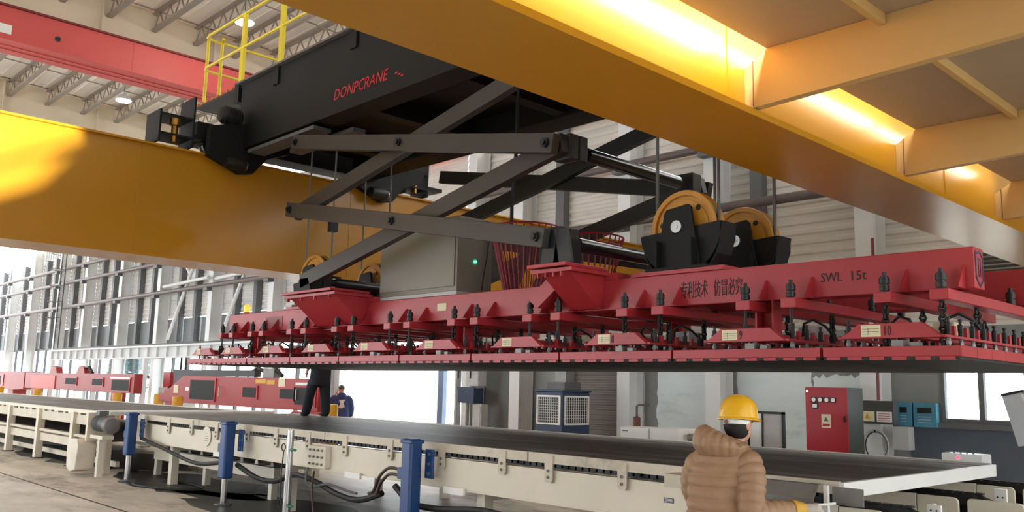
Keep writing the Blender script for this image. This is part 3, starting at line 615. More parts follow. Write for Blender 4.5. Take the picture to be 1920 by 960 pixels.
for i, x in enumerate((-15.4, -14.44, -13.58, -12.7, -11.73, -10.92, -10.09, -9.24, -8.31, -7.38, -6.44, -5.8, -4.92)): strap(x, .84 if i % 2 else .86)
for x in (-14.6, -10.8, -6.9, -4.3):
    for y in (6.3, 9.0): bx('leg', CRM, ct, x-.06, x+.06, y-.06, y+.06, 0, .66)
    bx('cross_beam', CRM, ct, x-.05, x+.05, 6.36, 8.94, .55, .65)
sw = bx('switch_box', CRM, ct, -10.0, -9.58, 6.04, 6.12, .66, .93, bevel=.006)
for i in range(4):
    for k in range(3):
        B().lathe([(.014, 0), (.014, -.02), (.009, -.025)], (-9.93+i*.095, 6.04, .71+k*.085), 'y', 10).build('knob', STLD, sw)
pl = B().lathe([(.15, 0), (.15, .012), (.01, .012)], (-13.05, 6.1, .87), 'y', 24).build('round_plate', CRM, ct)
for k in range(4): bx('print', GRYD, pl, -13.1+.01*k, -12.98, 6.098, 6.1, .80+k*.035, .808+k*.035)
for x, z in ((-12.55, .6), (-9.02, .6), (-7.15, .6), (-4.75, .6)): bx('rating_plate', WHT, ct, x-.16, x+.16, 6.07, 6.1, z, z+.07)
lg = bx('dark_sticker', mat('dark_purple_sticker', (48, 36, 60), .5), ct, -4.5, -4.4, 6.116, 6.12, .8, .84); [bx('print', WHT, lg, -4.49, -4.41, 6.1145, 6.116, .808+k*.01, .812+k*.01) for k in range(3)]
bx('side_tray', CRMD, ct, -4.32, -4.05, 5.88, 6.1, .955, 1.06)
# sub-frame seen under the left end
sf = thing('lower_conveyor_frame', 'low cream roller frame standing under the left end of conveyor table', 'frame', (-14, 7.5, 0))
for y in (6.7, 8.6): bx('side_rail', CRM, sf, -16.3, -11.9, y-.05, y+.05, .28, .46)
for k in range(9): B().cyl((-16.0+k*.48, 6.75, .48), (-16.0+k*.48, 8.55, .48), .05, n=12).build('roller', STL if k % 2 else STLD, sf, smooth=True)
for x in (-16.2, -14.2, -12.0):
    for y in (6.7, 8.6): bx('leg', CRM, sf, x-.05, x+.05, y-.05, y+.05, 0, .28)

# ---- blue hydraulic jacks
def jack(x, zb, lab):
    t = thing('hydraulic_jack', lab, 'jack', (x, 5.86, 0), 'blue jacks along the conveyor table')
    bx('cylinder_body', BLU, t, x-.085, x+.085, 5.78, 5.94, zb, 1.15, bevel=.025)
    bx('cap', BLU, t, x-.1, x+.1, 5.77, 5.95, 1.1, 1.14, bevel=.01)
    fp = bx('mounting_flange', BLU, t, x+.085, x+.215, 5.975, 6.0, .74, 1.04, bevel=.004)
    for k in range(3): B().cyl((x+.165, 5.975, .79+k*.1), (x+.165, 5.957, .79+k*.1), .018, n=6).build('bolt', STL, fp)
    B().cyl((x, 5.86, .02), (x, 5.86, zb+.02), .042, n=20).build('piston_rod', CHR, t, smooth=True)
    B().cyl((x, 5.86, 0), (x, 5.86, .025), .12, n=20).build('foot_plate', GRYD, t)
    pb = bx('port_block', BLU, t, x-.17, x-.085, 5.8, 5.92, .72, .84, bevel=.01)
    for k in range(2): B().cyl((x-.17, 5.86, .75+k*.06), (x-.2, 5.86, .75+k*.06), .015, n=8).build('fitting', STLD, pb)
jack(-15.42, .43, 'blue hydraulic jack with long chrome rod beside the gearmotor')
jack(-11.85, .36, 'blue hydraulic jack between the gearmotor jack and the silver post')
jack(-7.6, .2, 'blue hydraulic jack nearest the worker, with two brown hoses')
sp_ = thing('steel_post', 'silver tube post with green nozzles before the cream switch box', 'post', (-10.02, 5.8, 0))
B().cyl((-10.02, 5.8, 0), (-10.02, 5.8, .5), .05, n=16).cyl((-10.02, 5.8, .5), (-10.02, 5.8, 1.12), .042, n=16).build('tube', STL, sp_, smooth=True)
for z in (.9, .22):
    B().tube([(-10.13+.045*math.cos(a), 5.77, z+.045*math.sin(a)) for a in [k*math.pi/6 for k in range(12)]], .008, 6, True).build('eye_ring', BLKS, sp_)
    B().lathe([(.012, 0), (.018, .03), (.014, .12), (.008, .14)], (-9.97, 5.78, z-.02), 'x', 10).build('nozzle', mat('green_nozzle', (30, 110, 80), .5), sp_, smooth=True)
B().tube([(-10.12, 5.77, .86), (-10.13, 5.76, .6), (-10.12, 5.76, .3), (-10.13, 5.77, .26)], .008, 6).build('wire', BLKS, sp_)
# hoses and cables under the table
def hose(pts, r, lab, m=RUB, name='hose'):
    out = []
    P_ = [Vector(p) for p in pts]
    for i in range(len(P_)-1):
        a = P_[max(i-1, 0)]; b_ = P_[i]; c = P_[i+1]; d = P_[min(i+2, len(P_)-1)]
        for k in range(5):
            t = k/5; out.append(.5*((2*b_) + (c-a)*t + (2*a-5*b_+4*c-d)*t*t + (3*b_-a-3*c+d)*t**3))
    out.append(P_[-1]); return tag(B().tube(out, r, 8).build(name, m, None, smooth=True), lab, 'hose')
hose([(-15.3, 6.0, .72), (-14.3, 6.0, .6), (-13.6, 6.02, .5), (-13.0, 6.0, .47), (-12.2, 5.98, .55), (-11.98, 5.9, .6)], .03, 'black hose sagging between the first two blue jacks')
hose([(-11.75, 5.98, .55), (-11.2, 6.0, .42), (-10.7, 6.0, .42), (-10.25, 6.02, .54), (-9.75, 6.02, .5), (-9.2, 6.0, .4), (-8.75, 6.0, .38), (-8.3, 6.0, .5)], .035, 'thick black hose sagging below the cream switch box')
hose([(-7.82, 5.86, .75), (-8.0, 5.86, .74), (-8.2, 5.9, .62), (-8.35, 5.97, .5), (-8.5, 6.03, .45)], .018, 'lower brown hose curving into the nearest blue jack', mat('brown_hose', (70, 52, 46), .5))
hose([(-7.82, 5.86, .81), (-8.0, 5.86, .81), (-8.22, 5.9, .7), (-8.42, 5.97, .52), (-8.6, 6.03, .47)], .018, 'upper brown hose curving into the nearest blue jack', mat('brown_hose', (70, 52, 46), .5))
hose([(-8.1, 6.03, .6), (-7.8, 6.03, .45), (-7.3, 6.0, .44), (-6.6, 6.0, .5), (-6.0, 6.02, .45), (-5.4, 6.02, .4), (-4.7, 6.05, .45), (-4.2, 6.1, .5)], .035, 'thick black hose below the beam right of the nearest blue jack')
hose([(-9.9, 6.0, .66), (-9.85, 5.95, .5), (-9.7, 5.96, .44), (-9.4, 5.98, .5), (-9.0, 6.0, .46), (-8.8, 6.0, .45)], .016, 'thin grey cable looping out of the switch box', GRYD, 'cable')
hose([(-9.75, 6.0, .62), (-9.62, 5.9, .45), (-9.5, 5.86, .2), (-9.42, 5.84, .01)], .014, 'thin brown cable dropping from the switch box to floor', mat('brown_hose', (70, 52, 46), .5), 'cable')
hose([(-15.2, 5.9, .02), (-14.6, 5.7, .02), (-13.9, 5.9, .02), (-13.5, 6.3, .02), (-14.2, 6.5, .02), (-15.0, 6.3, .02)], .02, 'black hose coiled on the floor by the first jack')

# ---- left roller rack conveyor
lr = thing('rack_conveyor', 'worn cream two-tier rack conveyor with square legs at far left', 'conveyor', (-24, 7.5, 0))
for y, s in ((5.95, 1), (9.1, -1)):
    bx('top_beam', CRMD, lr, -44, -16.7, y, y+s*.06, .82, 1.0); bx('top_lip', CRM, lr, -44, -16.7, y-s*.03, y+s*.1, 1.04, 1.1)
    bx('lower_beam', CRMD, lr, -44, -16.9, y+s*.01, y+s*.07, .38, .54); bx('lower_lip', CRMD, lr, -44, -16.9, y-s*.02, y+s*.1, .58, .63)
    bx('bottom_rail', CRMD, lr, -44, -16.9, y+s*.25, y+s*.32, .1, .2)
    for k in range(60):
        if y < 7: bx('lip_clip', CRMD, lr, -43.6+k*.45, -43.45+k*.45, y-.005, y+.05, 1.0, 1.04)
    for x in (-18.55, -20.75, -22.95, -25.2, -27.4, -29.6, -31.8, -34): bx('leg', CRM, lr, x-.075, x+.075, y-s*.06, y+s*.08, 0, 1.05); bx('foot', BLKS, lr, x-.1, x+.1, y-s*.1, y+s*.12, 0, .02)
for k in range(8):
    y0 = 6.1+k*.37; bx('top_plank', TOPM, lr, -44, -16.85, y0, y0+.36, 1.05, 1.085)
    bx('shelf_plank', mat('brown_shelf', (84, 66, 54), .6), lr, -44, -17.0, y0, y0+.36, .55, .58)
bx('end_beam', WHT, lr, -17.3, -16.55, 5.9, 9.15, 1.05, 1.118)
bx('end_frame', CRMD, lr, -16.85, -16.75, 5.95, 6.05, 0, 1.04)
gd = B().prism([(-17.15, .12), (-16.95, .05), (-16.7, .1), (-16.62, .55), (-16.72, .64), (-17.1, .62), (-17.2, .5)], 'y', 5.42, 5.75).build('chain_guard', CRM, lr, bevel=.02)
mo = thing('gearmotor', 'grey gearmotor mounted beside the first blue jack', 'motor', (-16.2, 5.7, .7))
B().lathe([(.05, 0), (.12, .01), (.13, .05), (.13, .3), (.115, .34), (.115, .5), (.09, .55), (.05, .56)], (-16.55, 5.7, .92), 'x', 18).build('motor_body', GRYD, mo, smooth=True)
B().lathe([(.1, 0), (.14, .02), (.15, .1), (.13, .16), (.06, .18)], (-16.0, 5.7, .9), 'x', 18).build('gearbox', mat('grey_gearbox', (110, 108, 104), .5), mo, smooth=True)
for k in range(7): B().lathe([(.13, 0), (.145, .004), (.145, .014), (.13, .018)], (-16.48+k*.035, 5.7, .92), 'x', 18).build('cooling_fin', GRYD, mo)
bx('terminal_box', GRYD, mo, -16.45, -16.28, 5.62, 5.78, 1.06, 1.14)
bx('mounting_plate', CRM, mo, -16.7, -16.62, 5.55, 5.95, .6, 1.1); bx('support', CRM, mo, -16.6, -16.0, 5.6, 5.8, .66, .72); bx('support_leg', CRM, mo, -16.35, -16.25, 5.65, 5.75, 0, .66)

# ---- chain conveyors past the right end of the table
def rplate(x0, x1, y, z0, z1, parent, rl=0, rr=.04, th=.03):
    pts = [(x0, z0), (x1, z0)]
    pts += [(x1-rr+rr*math.cos(a), z1-rr+rr*math.sin(a)) for a in [k*math.pi/12 for k in range(7)]] if rr else [(x1, z1)]
    pts += [(x0+rl-rl*math.sin(a), z1-rl+rl*math.cos(a)) for a in [k*math.pi/12 for k in range(7)]] if rl else [(x0, z1)]
    return B().prism(pts, 'y', y, y+th).build('side_plate', CRM, parent, bevel=.003)
LBN = ('cream chain conveyor strand nearest the worker, right of the table end', 'middle cream chain conveyor strand right of the table end', 'cream chain conveyor strand farthest from the worker, right of table end')
for i, y in enumerate((6.55, 7.98, 9.4)):
    t = thing('chain_conveyor', LBN[i], 'conveyor', (-2.6, y, 0), 'chain strands past the table end')
    B().prism([(-4.4, .84), (-2.62, .84), (-2.56, .87), (-2.60, .895), (-2.68, .925), (-4.4, .925)], 'y', y-.03, y+.05).build('chain_guide', BLKS, t, bevel=.003)
    c_ = B()
    for k in range(22): c_.box(-4.38+k*.08, -4.32+k*.08, y-.02, y+.04, .925, .94)
    c_.build('chain', RUB, t, kind='stuff')
    bx('guide_beam', BLK, t, -4.4, -2.75, y-.02, y+.04, .5, .84)
    rplate(-4.4, -3.12, y-.17, .5, .905, t, rr=0); rplate(-3.11, -2.78, y-.17, .5, .9, t)
    rplate(-2.72, -2.30, y-.14, .45, .9, t, rl=.03)
    rplate(-4.4, -2.2, y+.2, .45, .86, t)
    for x in (-4.0, -2.35): bx('leg', CRM, t, x-.05, x+.05, y-.1, y, 0, .5)
    ep = bx('end_bracket', WHT, t, -2.63, -2.53, y+.22, y+.25, .3, .97 if i else .94, bevel=.004)
    for sx in (-.02, .02): B().cyl((-2.58+sx, y+.22, .9), (-2.58+sx, y+.217, .9), .007, n=8).build('bolt_hole', BLKS, ep)
    bx('bracket_web', CRM, t, -2.63, -2.6, y+.25, y+.33, .3, .94)
# steel trough and post at the table corner
th = thing('steel_trough', 'bent grey steel trough on the table corner by the worker glove', 'trough', (-3.1, 5.9, .9))
B().prism([(5.98, 1.09), (5.9, 1.09), (5.82, 1.0), (5.82, .93), (5.83, .93), (5.83, 1.0), (5.905, 1.08), (5.98, 1.08)], 'x', -3.55, -3.02).build('hood', STLD, th)
bx('side_plate', STLD, th, -2.94, -2.72, 5.94, 5.95, .965, 1.085); bx('upright', WHT, th, -2.985, -2.955, 5.9, 5.93, .66, 1.09)
bx('base_plate', STLD, th, -3.55, -2.6, 5.7, 6.05, .65, .66)

# ================================================================== MACHINES AND EQUIPMENT BEHIND
def sticker(parent, m, x0, x1, y, z0, z1): return bx('sticker', m, parent, x0, x1, y-.006, y, z0, z1)
mc = thing('cutting_gantry', 'red cutting machine gantry with dark windows before the bright doorway', 'machine', (-24.5, 12.6, 0), 'red cutting gantries')
Y0 = 12.2
B().prism([(-29.9, 1.0), (-29.9, 1.28), (-29.5, 1.28), (-29.5, 1.45), (-29.1, 1.45), (-28.05, 1.87), (-19.85, 1.83), (-19.85, 1.0)], 'y', Y0, Y0+.2).build('body', REDM, mc, bevel=.01)
for a, c, z0, z1 in ((-27.45, -25.75, 1.14, 1.74), (-23.9, -23.1, 1.28, 1.56), (-21.75, -21.0, 1.29, 1.55), (-20.95, -20.0, 1.15, 1.6)):
    wf = bx('window_frame', REDC, mc, a-.08, c+.08, Y0-.03, Y0, z0-.06, z1+.06); bx('window_film', WINB, wf, a, c, Y0-.035, Y0-.03, z0, z1)
for x in (-25.35, -20.85): B().tube([(x, Y0, 1.25), (x, Y0-.06, 1.27), (x, Y0-.06, 1.55), (x, Y0, 1.57)], .02, 8).build('door_handle', GRYL, mc)
sticker(mc, BOLL, -23.2, -22.6, Y0, 1.68, 1.8); sticker(mc, BOLL, -22.55, -22.1, Y0, 1.66, 1.78); sticker(mc, LBL, -21.9, -21.55, Y0, 1.6, 1.84); sticker(mc, LBL, -28.75, -28.4, Y0, 1.3, 1.56); sticker(mc, WHT, -27.85, -27.6, Y0, 1.4, 1.5)
bx('white_tube', WHT, mc, -20.9, -20.0, Y0-.06, Y0-.02, 1.66, 1.73)
bx('top_cover', BLKS, mc, -29.0, -23.4, Y0+.05, Y0+.25, 1.86, 2.05)
B().tube([(-24, Y0+.15, 1.9), (-23.4, Y0+.15, 2.12), (-22.9, Y0+.15, 1.98), (-22.4, Y0+.15, 2.1), (-22, Y0+.15, 1.9)], .06, 8).build('drag_chain', BLKS, mc)
bx('top_head', STLD, mc, -22.9, -22.3, Y0+.05, Y0+.25, 1.84, 2.1)
for x in (-29, -20.1): bx('leg', REDM, mc, x-.4, x+.4, Y0+.02, Y0+.26, 0, 1.0)
B().prism([(-21.6, .6), (-19.6, .6), (-19.6, .98), (-20.9, .98)], 'y', Y0-.1, Y0+.0).build('under_box', REDM, mc)
m2 = thing('cutting_gantry', 'red cutting machine gantry behind the left rack conveyor, with bright red door panel', 'machine', (-39, 12.6, 0), 'red cutting gantries')
bx('body', REDM, m2, -45.4, -32.2, Y0, Y0+.3, 1.2, 1.9, bevel=.01)
bx('door_panel', mat('bright_red_door', (214, 70, 60), .45), m2, -44.4, -41.0, Y0-.03, Y0, 1.22, 1.8)
for a, c, z0, z1 in ((-39.6, -38.3, 1.45, 1.7), (-36.4, -35.3, 1.45, 1.7), (-34.3, -32.6, 1.3, 1.68)):
    wf = bx('window_frame', REDC, m2, a-.08, c+.08, Y0-.03, Y0, z0-.05, z1+.05); bx('window_film', WINB, wf, a, c, Y0-.035, Y0-.03, z0, z1)
bx('white_tube', WHT, m2, -34.4, -32.5, Y0-.06, Y0-.02, 1.72, 1.78)
for a in (-41.5, -38): B().prism([(a-.5, 1.9), (a+.5, 1.9), (a+.3, 2.15), (a-.2, 2.2)], 'y', Y0+.02, Y0+.28).build('top_hump', REDM, m2)
B().tube([(-38, Y0+.15, 2.1), (-37.4, Y0+.15, 2.15), (-37.0, Y0+.15, 1.9)], .07, 8).build('drag_chain', BLKS, m2)
for x in (-44, -34): bx('leg', REDM, m2, x-.4, x+.4, Y0+.02, Y0+.28, 0, 1.2)
m3 = thing('cutting_gantry', 'red cutting machine gantry cut by the left edge of the photo', 'machine', (-54, 12.6, 0), 'red cutting gantries')
B().prism([(-62, 1.1), (-46.6, 1.1), (-45.6, 1.15), (-45.6, 1.9), (-46.3, 1.95), (-62, 1.9)], 'y', Y0, Y0+.9).build('body', REDM, m3)
wf = bx('window_frame', REDC, m3, -60, -49.0, Y0-.03, Y0, 1.25, 1.8); bx('window_film', WINB, wf, -59.8, -49.4, Y0-.035, Y0-.03, 1.3, 1.75)
for x in (-60, -48): bx('leg', REDM, m3, x-.4, x+.4, Y0+.1, Y0+.7, 0, 1.1)
for i, (x, y, lab) in enumerate(((-40.8, 11.5, 'yellow bollard before the bright red door panel of the left gantry'), (-32.3, 11.7, 'yellow bollard at the right end of the left red gantry'), (-26.75, 11.5, 'yellow bollard before the left end of the near red gantry'), (-18.55, 11.8, 'yellow bollard beside the man in the navy coat'), (-46.6, 11.5, 'yellow bollard at the far left photo edge'), (-30.9, 12.6, 'yellow bollard before the small grey cabinets'))):
    t = thing('bollard', lab, 'bollard', (x, y, 0), 'yellow bollards'); B().lathe([(.16, 0), (.16, 1.18), (.14, 1.22), (.02, 1.23)], (x, y, 0), 'z', 16).build('tube', BOLL, t, smooth=True); bx('base_plate', GRYD, t, x-.22, x+.22, y-.22, y+.22, 0, .015)
t = thing('control_cabinet', 'small grey control cabinet with red box on top between the red gantries', 'cabinet', (-31.75, 13.35, 0))
bx('cabinet_body', GRYL, t, -32.2, -31.3, 13.1, 13.6, 0, 1.45, bevel=.01); bx('black_trim', BLKS, t, -31.3, -31.22, 13.05, 13.6, 0, 1.5); bx('red_top_box', REDC, t, -32.1, -31.5, 13.2, 13.5, 1.45, 2.0)
t = thing('control_cabinet', 'small grey control cabinet with looped hose on top between red gantries', 'cabinet', (-30.65, 13.35, 0))
bx('cabinet_body', GRYL, t, -31.2, -30.1, 13.1, 13.6, 0, 1.42, bevel=.01); bx('hoist_unit', GRYD, t, -31.2, -30.4, 13.2, 13.5, 1.42, 2.1); B().tube([(-31.0, 13.35, 2.1), (-31.0, 13.35, 2.6), (-30.8, 13.35, 2.75), (-30.6, 13.35, 2.6), (-30.6, 13.35, 2.1)], .04, 8).build('hose_loop', BLKS, t)
bu = B(); rb = random.Random(3)
for k in range(260):
    a, e = rb.uniform(0, 6.28), rb.uniform(-.3, 1.5); rr = rb.uniform(.6, 1.1); p = Vector((-58+2.1*rr*math.cos(a)*math.cos(e), 22+1.6*rr*math.sin(a)*math.cos(e), 1.2+1.5*rr*math.sin(e)+.4))
    d = Vector((rb.uniform(-1, 1), rb.uniform(-1, 1), rb.uniform(-1, 1))).normalized()*.28; u = d.orthogonal().normalized()*.14
    bu.add([p-d, p+u, p+d, p-u], [(0, 1, 2, 3)])
sh = thing('shrub', 'dark green shrub outside behind the left glazing', 'plant', (-58, 22, 0))
bu.build('foliage', mat('dark_leaf', (46, 84, 88), .6, var=.3), sh, kind='stuff'); B().cyl((-58, 22, 0), (-58, 22, 1.8), .12, .06, 8).build('stem', mat('bark', (80, 66, 52), .8), sh)
# ladder on the wall
ld = thing('wall_ladder', 'grey caged ladder climbing the far left wall', 'ladder', (-53, 15.6, 3.4))
for x in (-53.3, -52.6): bx('stile', GRYD, ld, x-.03, x+.03, 15.55, 15.62, 3.3, 9.0)
for k in range(18): bx('rung', GRYD, ld, -53.3, -52.6, 15.57, 15.6, 3.5+k*.3, 3.53+k*.3)
for k in range(5): B().tube([(-52.95+.5*math.cos(R(a)), 15.55-.6*abs(math.sin(R(a))), 5.0+k*.9) for a in range(180, 361, 20)], .02, 5).build('cage_hoop', GRYD, ld)
# evaporative cooler
co = thing('evaporative_cooler', 'navy evaporative cooler with white grilles and roof duct by the wall', 'cooler', (-13.83, 14.95, 0))
bx('body', BLUC, co, -14.24, -13.42, 14.5, 15.42, 0, 1.66, bevel=.02)
bx('top_cap', BLUC, co, -14.27, -13.39, 14.47, 15.45, 1.66, 1.71, bevel=.01); bx('fan_housing', GRYD, co, -14.1, -13.55, 14.7, 15.25, 1.71, 1.88); bx('duct', STLD, co, -13.98, -13.65, 14.85, 15.15, 1.88, 4.6)
def grille(u0, u1, flip):
    def bb(a, b_, z0, z1, d0, d1):
        return (a, b_, 14.5-d1, 14.5-d0, z0, z1) if not flip else (-13.42+d0, -13.42+d1, a, b_, z0, z1)
    fr = B()
    for q in (bb(u0, u1, .93, .97, 0, .03), bb(u0, u1, 1.54, 1.58, 0, .03), bb(u0, u0+.04, .97, 1.54, 0, .03), bb(u1-.04, u1, .97, 1.54, 0, .03)): fr.box(*q)
    f_ = fr.build('grille_frame', WHT, co); bx('grille_back', BLKS, f_, *bb(u0+.04, u1-.04, .97, 1.54, 0, .008))
    n = 10
    for k in range(9): bx('grille_bar', WHT, f_, *bb(u0+.04, u1-.04, 1.02+k*.057, 1.028+k*.057, .012, .024))
    for k in range(n): a = u0+.04+(k+.6)*(u1-u0-.08)/n; bx('grille_bar', WHT, f_, *bb(a-.004, a+.004, .97, 1.54, .012, .024))
grille(-14.2, -13.47, False); grille(14.56, 15.37, True)
# red electrical cabinet
ec = thing('electrical_cabinet', 'red electrical cabinet with four round meters and warning sign', 'cabinet', (-7.2, 14.7, 0))
bx('body', mat('dark_cabinet_side', (62, 66, 60), .5), ec, -7.62, -6.86, 14.52, 15.1, 0, 1.86, bevel=.008)
dr = bx('door', REDC, ec, -7.62, -6.86, 14.5, 14.52, .05, 1.86, bevel=.004)
for k in range(4):
    x = -7.46+k*.118; mt = bx('meter', BLKS, ec, x-.045, x+.045, 14.485, 14.5, 1.6, 1.69); B().cyl((x, 14.485, 1.645), (x, 14.48, 1.645), .036, n=14).build('dial', WHT, mt)
mt = B().cyl((-7.44, 14.5, 1.54), (-7.44, 14.485, 1.54), .06, n=16).build('selector', BLKS, ec); bx('selector_plate', WHT, mt, -7.48, -7.4, 14.48, 14.485, 1.51, 1.57)
sn = sticker(ec, LBL, -7.33, -7.16, 14.5, 1.17, 1.4); B().prism([(-7.29, 1.28), (-7.2, 1.28), (-7.245, 1.36)], 'y', 14.49, 14.494).build('warning_triangle', GRYD, sn); bx('print', REDC, sn, -7.31, -7.18, 14.49, 14.494, 1.2, 1.24)
for z in (1.28, .68): bx('door_handle', BLKS, ec, -6.93, -6.9, 14.48, 14.5, z, z+.1)
B().cyl((-7.58, 14.5, 1.79), (-7.58, 14.485, 1.79), .018, n=10).build('pilot_lamp', mat('lit_white_lamp', (255, 225, 225), .3, emit=2), ec)
# wall boxes
t = thing('distribution_box', 'dark grey wall box with two paper warning notices on the column', 'box', (-6.9, 15.7, 1.2))
bx('body', mat('dark_grey_box', (74, 74, 74), .5), t, -7.24, -6.6, 15.72, 15.9, 1.24, 1.65, bevel=.006)
n1 = sticker(t, LBL, -7.22, -6.94, 15.72, 1.28, 1.46); B().prism([(-7.12, 1.33), (-7.02, 1.33), (-7.07, 1.43)], 'y', 15.71, 15.714).build('warning_triangle', BOLL, n1)
n2 = sticker(t, WHT, -6.9, -6.63, 15.72, 1.28, 1.46)
for k in range(4): bx('print', REDC, n2, -6.88, -6.66, 15.71, 15.714, 1.3+k*.04, 1.31+k*.04)
for x0, x1, z0, z1, lab in ((-6.80, -6.52, 1.21, 1.63, 'smaller blue meter box beside the dark wall box'), (-6.49, -6.09, 1.20, 1.63, 'larger blue meter box beside the window')):
    t = thing('meter_box', lab, 'box', ((x0+x1)/2, 16.4, z0), 'blue meter boxes'); bx('body', BLUB, t, x0, x1, 16.3, 16.46, z0, z1, bevel=.006); bx('window', BLKS, t, x0+.07, x1-.08, 16.292, 16.3, z1-.18, z1-.08)
    for k in range(3): bx('print', GRYL, t, x0+.08, x1-.1, 16.296, 16.3, z0+.08+k*.05, z0+.09+k*.05)
t = thing('cable_coil', 'grey cable coil hanging on the white column below wall box', 'cable', (-7.0, 15.85, .5))
for k in range(3): B().tube([(-6.98+(.2+.02*k)*math.cos(a), 15.84-.02*k, .85+(.25+.02*k)*math.sin(a)) for a in [q*math.pi/10 for q in range(20)]], .012, 6, True).build('loop', GRYL if k else BLKS, t)
bx('hook', BLKS, t, -7.0, -6.97, 15.8, 15.92, 1.08, 1.14)
B_ = bx('small_column_box', GRYL, None, -6.72, -6.45, 15.95, 16.2, .8, 1.2); tag(B_, 'small pale grey box fixed behind the white column', 'box')
# white unit with valve, framed board, tyre, sensor box, monitor
t = thing('filter_unit', 'long white unit with vent slots behind the table, below brown valve pipe', 'machine', (-8.7, 11.6, 0))
bx('body', WHT, t, -9.34, -8.78, 11.5, 12.1, .7, 1.13, bevel=.02); bx('body_extension', WHT, t, -8.76, -8.2, 11.52, 12.05, .7, 1.14, bevel=.02); bx('stand', GRYD, t, -9.2, -8.3, 11.6, 12.0, 0, .7)
for k in range(14): bx('vent_slot', GRYD, t, -9.3+k*.035, -9.285+k*.035, 11.495, 11.5, .86, .9)
bx('brand_mark', GRYD, t, -9.3, -9.18, 11.496, 11.5, 1.06, 1.08); B().lathe([(.03, 0), (.06, .02), (.06, .1), (.03, .12)], (-8.14, 11.7, 1.02), 'x', 12).build('valve_head', STLD, t, smooth=True)
vp = thing('valve_pipe', 'brown valve and bent pipe by the column behind the white unit', 'valve', (-11.0, 13.9, 0))
B().cyl((-10.95, 14.0, 0), (-10.95, 14.0, 1.0), .03, n=10).build('riser', PIPE, vp, smooth=True)
B().lathe([(.04, 0), (.075, .02), (.075, .2), (.04, .22)], (-10.95, 14.0, 1.0), 'z', 12).build('valve_body', mat('brown_valve', (110, 62, 50), .5), vp, smooth=True)
B().tube([(-10.95, 14.0, 1.2), (-10.95, 14.0, 1.42), (-10.9, 14.0, 1.45), (-10.65, 14.0, 1.45)], .022, 8).build('bent_pipe', PIPE, vp, smooth=True)
t = thing('framed_board', 'pale board in a thin black frame standing behind the worker', 'board', (-7.4, 13, 0))
bx('board', mat('pale_board', (190, 186, 184), .5), t, -7.82, -7.24, 13.0, 13.02, .1, 1.40)
B().box(-7.86, -7.82, 12.98, 13.03, 0, 1.44).box(-7.24, -7.2, 12.98, 13.03, 0, 1.44).box(-7.86, -7.2, 12.98, 13.03, 1.40, 1.44).box(-7.6, -7.575, 12.98, 13.0, .1, 1.4).build('frame', BLKS, t)
bx('side_board', WHT, t, -7.815, -7.6, 12.99, 13.0, .1, 1.4)
t = thing('rubber_tyre', 'black rubber tyre seen over the table edge behind the worker', 'tyre', (-7.2, 12.2, 0))
B().lathe([(.26, -.1), (.42, -.12), (.46, -.06), (.46, .06), (.42, .12), (.26, .1)], (-7.05, 12.0, .47), 'y', 28).build('tread', RUB, t, smooth=True); B().lathe([(.05, -.06), (.26, -.08), (.26, .08), (.05, .06)], (-7.05, 12.0, .47), 'y', 24).build('hub', STLD, t, smooth=True)
t = thing('sensor_box', 'white sensor box with red light at the far table corner', 'box', (-3.3, 9.55, 0))
bx('body', WHT, t, -3.52, -3.13, 9.5, 9.76, .98, 1.165, bevel=.01); bx('stand', CRM, t, -3.4, -3.25, 9.6, 9.7, 0, .98)
for k in range(5): B().cyl((-3.48+k*.06, 9.58, 1.165), (-3.48+k*.06, 9.58, 1.178), .01, n=8).build('terminal', STLD, t)
B().cyl((-3.36, 9.5, 1.125), (-3.36, 9.495, 1.125), .014, n=10).build('red_lamp', mat('lit_red_lamp', (255, 40, 70), .3, emit=6), t)
t = thing('operator_panel', 'tilted grey operator panel on a stand at the right photo edge', 'panel', (-2.7, 9.6, 0))
M_ = Matrix.Translation((-2.72, 9.7, 1.56)) @ Matrix.Rotation(R(-14), 4, 'Y')
def tb(name, m, *a):
    b = B().box(*a); b.v = [tuple(M_ @ Vector(v)) for v in b.v]; return b.build(name, m, t, bevel=.006)
tb('housing', GRYL, -.2, -.02, -.04, .3, -.26, .24); tb('black_rim', BLKS, -.205, .0, -.045, .305, .24, .265); tb('screen', mat('blue_screen', (120, 170, 185), .3, emit=.3), -.022, -.012, .02, .26, -.1, .16)
B().tube([tuple(M_ @ Vector(p)) for p in ((-.02, -.02, .24), (.06, -.02, .22), (.1, -.02, -.2), (.02, -.02, -.25))], .015, 8).build('guard_bar', STL, t)
B().bar((-2.66, 9.82, 1.3), (-2.55, 9.85, 0), .05, .05).build('stand', BLKS, t); bx('stand_base', BLKS, t, -2.75, -2.35, 9.65, 10.05, 0, .03)
t = thing('junction_box', 'blue box with drain pipe on the column right of the doorway', 'box', (-17.9, 15.7, 0))
bx('body', BLUC, t, -18.25, -17.6, 15.55, 15.9, 1.3, 1.7, bevel=.01); bx('lid', BLUC, t, -18.27, -17.58, 15.53, 15.56, 1.66, 1.72); B().cyl((-17.9, 15.6, 0), (-17.9, 15.6, 1.3), .05, n=10).build('pipe', STLD, t)
t = thing('junction_box', 'tall pale grey box above the blue box right of doorway', 'box', (-17.75, 15.75, 1.75))
bx('body', GRYL, t, -18.0, -17.5, 15.6, 15.9, 1.75, 2.6, bevel=.01); bx('door', GRYL, t, -17.97, -17.53, 15.585, 15.6, 1.8, 2.55)
for x in (-18.2, -17.7): B().cyl((x, 15.5, 1.95), (x, 15.5, 3.2), .025, n=8).build('drop_chain', BLKS, t)
t = thing('junction_box', 'pale grey box below the blue box right of doorway', 'box', (-17.57, 15.75, .4))
